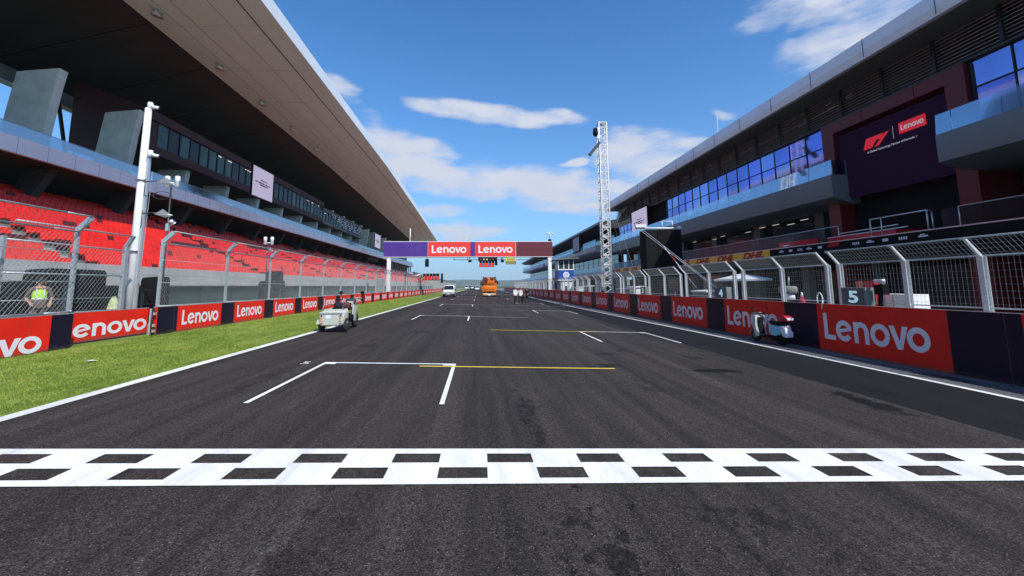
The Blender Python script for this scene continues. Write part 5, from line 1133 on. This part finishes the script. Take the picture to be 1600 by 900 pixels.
mb = MB(); mb.box(1.38, 1.55, .1, .3, 2.1, 2.75); mb.build('side_box', black, b, world=False)

# three wheeled motorcycle with a pale cargo body
b = thing('cargo_trike', (-5.30, 16.5, gz(-5.3)), 'pale three wheeled motorcycle seen from behind on the white edge line', 'trike', rz=-.03)
pale = mat('pale grey bodywork', (.50, .51, .46), .4, coat=.2, var=.16, vscale=5)
mb = MB(); secs = [(0, .40, .27, .72), (.06, .43, .25, .76), (.55, .44, .25, .82), (.95, .38, .30, .86), (1.25, .26, .35, .80)]
for (y, w_, z0, z1) in secs: mb.v += [(-w_ * .9, y, z0), (-w_, y, z0 + .08), (-w_, y, z1 - .12), (-w_ * .94, y, z1 - .03), (-w_ * .7, y, z1), (w_ * .7, y, z1), (w_ * .94, y, z1 - .03), (w_, y, z1 - .12), (w_, y, z0 + .08), (w_ * .9, y, z0)]
for i in range(4):
    for j in range(10): a = i * 10 + j; c = i * 10 + (j + 1) % 10; mb.f.append((a, c, c + 10, a + 10)); mb.sm.append(True)
mb.f.append(tuple(range(9, -1, -1))); mb.f.append(tuple(range(40, 50))); mb.sm += [False] * 2; mb.build('cargo_body', pale, b, world=False)
mb = MB(); mb.extrude([(-.34, .755), (.36, .755), (.3, .83), (-.28, .83)], 'y', .08, .80); mb.build('lid', pale, b, world=False, bevel=.02)
mb = MB(); mb.extrude([(-.04, .835), (.32, .835), (.22, .93), (.08, .93)], 'y', .1, .75); mb.build('seat_pad', black, b, world=False, bevel=.02)
mb = MB(); mb.box(-.41, .41, -.035, .0, .68, .735); mb.build('rear_edge', pale, b, world=False, bevel=.012)
mb = MB(); mb.box(-.19, -.02, -.012, -.002, .5, .62); mb.build('number_plate', letter_w, b, world=False)
for s in (-1, 1):
    for z, m in ((.60, black), (.53, amber), (.44, amber), (.33, redgloss)):
        mb = MB(); mb.lathe((s * .335, -.005, z), [(.032, 0), (.032, -.015), (.015, -.03)], 10, 'y'); mb.build('tail_light', m, b, world=False)
    wheel(b, s * .43, .32, .25, .25, .10, chrome)
    mb = MB(); mb.lathe((s * .47, .32, .30), [(.30, -.10), (.315, 0), (.30, .10)], 18, 'x'); mb.v = [v for v in mb.v]; 
    mb = MB()
    for i in range(8):
        a0, a1 = PI * (.08 + i * .105), PI * (.08 + (i + 1) * .105); r = .31
        mb.quad((s * .38, .32 + r * math.cos(a0), .27 + r * math.sin(a0)), (s * .54, .32 + r * math.cos(a0), .27 + r * math.sin(a0)), (s * .54, .32 + r * math.cos(a1), .27 + r * math.sin(a1)), (s * .38, .32 + r * math.cos(a1), .27 + r * math.sin(a1)))
    if s < 0: mb.v = [(v[0] * .97, v[1], v[2] - .04) for v in mb.v]; mb.build('mudguard', pale, b, world=False)
mb = MB(); mb.box(-.42, .42, .29, .35, .22, .28); mb.tube((-.1, .5, .3), (.1, 2.2, .45), .045); mb.tube((.1, .5, .3), (.12, 2.0, .5), .04); mb.build('frame', dsteel, b, world=False)
mb = MB(); mb.box(.02, .36, 1.35, 1.85, .28, .62); mb.lathe((.38, 1.6, .45), [(.14, -.02), (.14, .06), (.05, .08)], 12, 'x'); mb.lathe((.0, 1.6, .45), [(.14, -.02), (.14, .06), (.05, .08)], 12, 'x'); mb.path([(.38, 1.5, .35), (.4, .9, .28), (.42, .6, .28)], .035, 8); mb.build('engine', black, b, world=False, bevel=0)
mb = MB(); mb.extrude([(1.2, .78), (1.5, .70), (1.95, .78), (2.05, .98), (1.85, 1.03), (1.5, .90), (1.25, .90)], 'x', .05, .31); mb.build('saddle', black, b, world=False, bevel=.04)
mb = MB(); mb.extrude([(1.75, .82), (2.25, .78), (2.4, .98), (2.15, 1.1), (1.8, 1.02)], 'x', .06, .32); mb.build('fuel_tank', pale, b, world=False, bevel=.06)
mb = MB(); mb.extrude([(1.7, .35), (2.15, .3), (2.3, .85), (1.8, .95)], 'x', -.0, .045); mb.extrude([(1.7, .35), (2.15, .3), (2.3, .85), (1.8, .95)], 'x', .36, .40); mb.build('side_cover', pale, b, world=False, bevel=.015)
mb = MB(); mb.path([(-.2, 2.15, 1.12), (-.05, 2.25, 1.18), (.19, 2.32, 1.1), (.43, 2.25, 1.18), (.58, 2.15, 1.12)], .018, 8); mb.tube((.19, 2.34, 1.1), (.19, 2.68, .32), .03); mb.tube((.09, 2.38, 1.02), (.09, 2.7, .32), .025); mb.tube((.29, 2.38, 1.02), (.29, 2.7, .32), .025); mb.build('handlebar_fork', chrome, b, world=False)
mb = MB(); mb.lathe((.02, .95, .86), [(.16, 0), (.20, .08), (.16, .18), (.05, .22)], 12); mb.build('luggage_bag', cblack, b, world=False)
mb = MB(); mb.lathe((.30, 1.0, .84), [(.12, 0), (.15, .1), (.10, .22)], 10); mb.build('luggage_bag', mat('dull red brown cloth', (.16, .03, .03), .8, var=.3, vscale=8), b, world=False)
mb = MB(); mb.path([(-.36, .15, .83), (-.36, .15, .95), (-.36, 1.0, .98), (.36, 1.0, .98), (.36, .15, .95), (.36, .15, .83)], .014, 6); mb.build('cargo_rail', chrome, b, world=False)
mb = MB(); mb.extrude([(2.0, .95), (2.2, .98), (2.15, 1.16), (2.05, 1.18)], 'x', .0, .38); mb.build('cockpit_cover', dsteel, b, world=False, bevel=.03)
for x in (-.22, .60): mb = MB(); mb.tube((x - .03, 2.13, 1.12), (x + .05, 2.16, 1.13), .028, 8); mb.build('grip', black, b, world=False)
for x in (-.15, .52): mb = MB(); mb.tube((x, 2.2, 1.15), (x * 1.25 - .03, 2.15, 1.36), .01); mb.lathe((x * 1.25 - .03, 2.13, 1.40), [(.07, 0), (.07, .02), (.02, .03)], 12, 'y'); mb.build('mirror', black, b, world=False)
wheel(b, .19, 2.72, .30, .30, .12, chrome); mb = MB(); mb.lathe((.19, 2.5, .98), [(.03, 0), (.10, .05), (.09, .14)], 12, 'y'); mb.build('headlamp', chrome, b, world=False)
def squeeze(o):
    for c in o.children:
        for v in c.data.vertices:
            y = v.co.y
            if y > .6: v.co.y = .6 + (y - .6) * .22 if y < 1.3 else y - .546
        squeeze(c)
squeeze(b)
# scooter
b = thing('parked_scooter', (10.72, 15.15, gz(10.72)), 'light blue and black motor scooter with red top box parked along the pit wall', 'scooter', rz=.07)
wheel(b, 0, .0, .22, .22, .12, greybox); wheel(b, 0, 1.30, .22, .22, .11, greybox)
mb = MB(); mb.extrude([(-.22, .42), (.12, .30), (.42, .34), (.45, .60), (.30, .70), (-.18, .66)], 'x', -.15, .15)
mb.build('side_panel', skyblue, b, world=False, bevel=.05)
mb = MB(); mb.extrude([(-.40, .30), (-.22, .32), (-.14, .68), (-.28, .70)], 'x', -.15, .15); mb.build('tail_panel', letter_w, b, world=False, bevel=.03)
mb = MB(); mb.extrude([(-.30, .08), (.35, .14), (.45, .30), (.1, .32), (-.25, .34)], 'x', -.12, .12); mb.build('engine_cover', black, b, world=False, bevel=.03)
mb = MB(); mb.extrude([(.36, .20), (.98, .20), (1.02, .27), (.36, .28)], 'x', -.16, .16); mb.build('floorboard', black, b, world=False, bevel=.02)
mb = MB(); mb.extrude([(.94, .22), (1.08, .20), (1.20, .60), (1.14, .98), (1.02, .98), (1.03, .60)], 'x', -.21, .21); mb.build('leg_shield', pale, b, world=False, bevel=.03)
mb = MB(); mb.extrude([(.93, .30), (.97, .3), (1.045, .60), (1.03, .92), (.97, .90), (.98, .6)], 'x', -.11, .11); mb.build('inner_shield', black, b, world=False, bevel=.02)
mb = MB(); mb.extrude([(-.28, .68), (.32, .71), (.46, .76), (.40, .83), (-.05, .82), (-.25, .80)], 'x', -.14, .14); mb.build('saddle', black, b, world=False, bevel=.04)
mb = MB(); mb.extrude([(-.44, .84), (-.12, .84), (-.10, .96), (-.18, 1.05), (-.36, 1.05), (-.46, .96)], 'x', -.15, .15); tb = mb.build('top_box', redgloss, b, world=False, bevel=.05)
mb = MB(); mb.box(-.12, .12, -.492, -.47, .90, .98); mb.build('reflector', letter_w, tb, world=False)
mb = MB(); mb.box(-.11, .11, -.43, -.42, .34, .50); mb.build('number_plate', letter_w, b, world=False)
mb = MB(); mb.box(-.09, .09, -.30, -.272, .58, .65); mb.build('tail_light', redgloss, b, world=False)
mb = MB(); mb.extrude([(1.05, .90), (1.18, .92), (1.16, 1.08), (1.04, 1.10)], 'x', -.12, .12); mb.build('headlamp_cowl', pale, b, world=False, bevel=.04)
mb = MB(); mb.path([(-.34, .98, 1.02), (-.2, 1.03, 1.06), (.2, 1.03, 1.06), (.34, .98, 1.02)], .016, 8); mb.build('handlebar', black, b, world=False)
for s in (-1, 1):
    mb = MB(); mb.tube((s * .26, 1.02, 1.05), (s * .32, 1.0, 1.22), .008); mb.lathe((s * .33, .99, 1.25), [(.055, 0), (.055, .02), (.02, .03)], 12, 'y'); mb.build('mirror', black, b, world=False)
    mb = MB(); mb.tube((s * .06, 1.10, .6), (s * .06, 1.30, .22), .022); mb.build('fork', chrome, b, world=False)
mb = MB()
for i in range(9):
    a0, a1 = PI * (.05 + i * .1), PI * (.05 + (i + 1) * .1); r = .265; mb.quad((-.08, 1.30 + r * math.cos(a0), .22 + r * math.sin(a0)), (.08, 1.30 + r * math.cos(a0), .22 + r * math.sin(a0)), (.08, 1.30 + r * math.cos(a1), .22 + r * math.sin(a1)), (-.08, 1.30 + r * math.cos(a1), .22 + r * math.sin(a1)))
mb.build('front_mudguard', pale, b, world=False)
mb = MB(); mb.tube((.17, -.05, .16), (.17, .45, .14), .045, 10); mb.build('exhaust', alu, b, world=False)
# ------------------------------------------------------------------ air
hm = bpy.data.materials.new('pale air haze'); hm.use_nodes = True; t = hm.node_tree
for n in list(t.nodes): t.nodes.remove(n)
pv = t.nodes.new('ShaderNodeVolumePrincipled'); pv.inputs['Color'].default_value = (.93, .97, 1, 1); pv.inputs['Density'].default_value = 0.00009; pv.inputs['Anisotropy'].default_value = .2
om = t.nodes.new('ShaderNodeOutputMaterial'); t.links.new(pv.outputs[0], om.inputs['Volume'])
mb = MB(); mb.box(-6000, 6000, -400, 9800, -7, 260); tag(mb.build('haze', hm), 'thin pale haze lying over the distant hills', 'haze', kind='stuff')
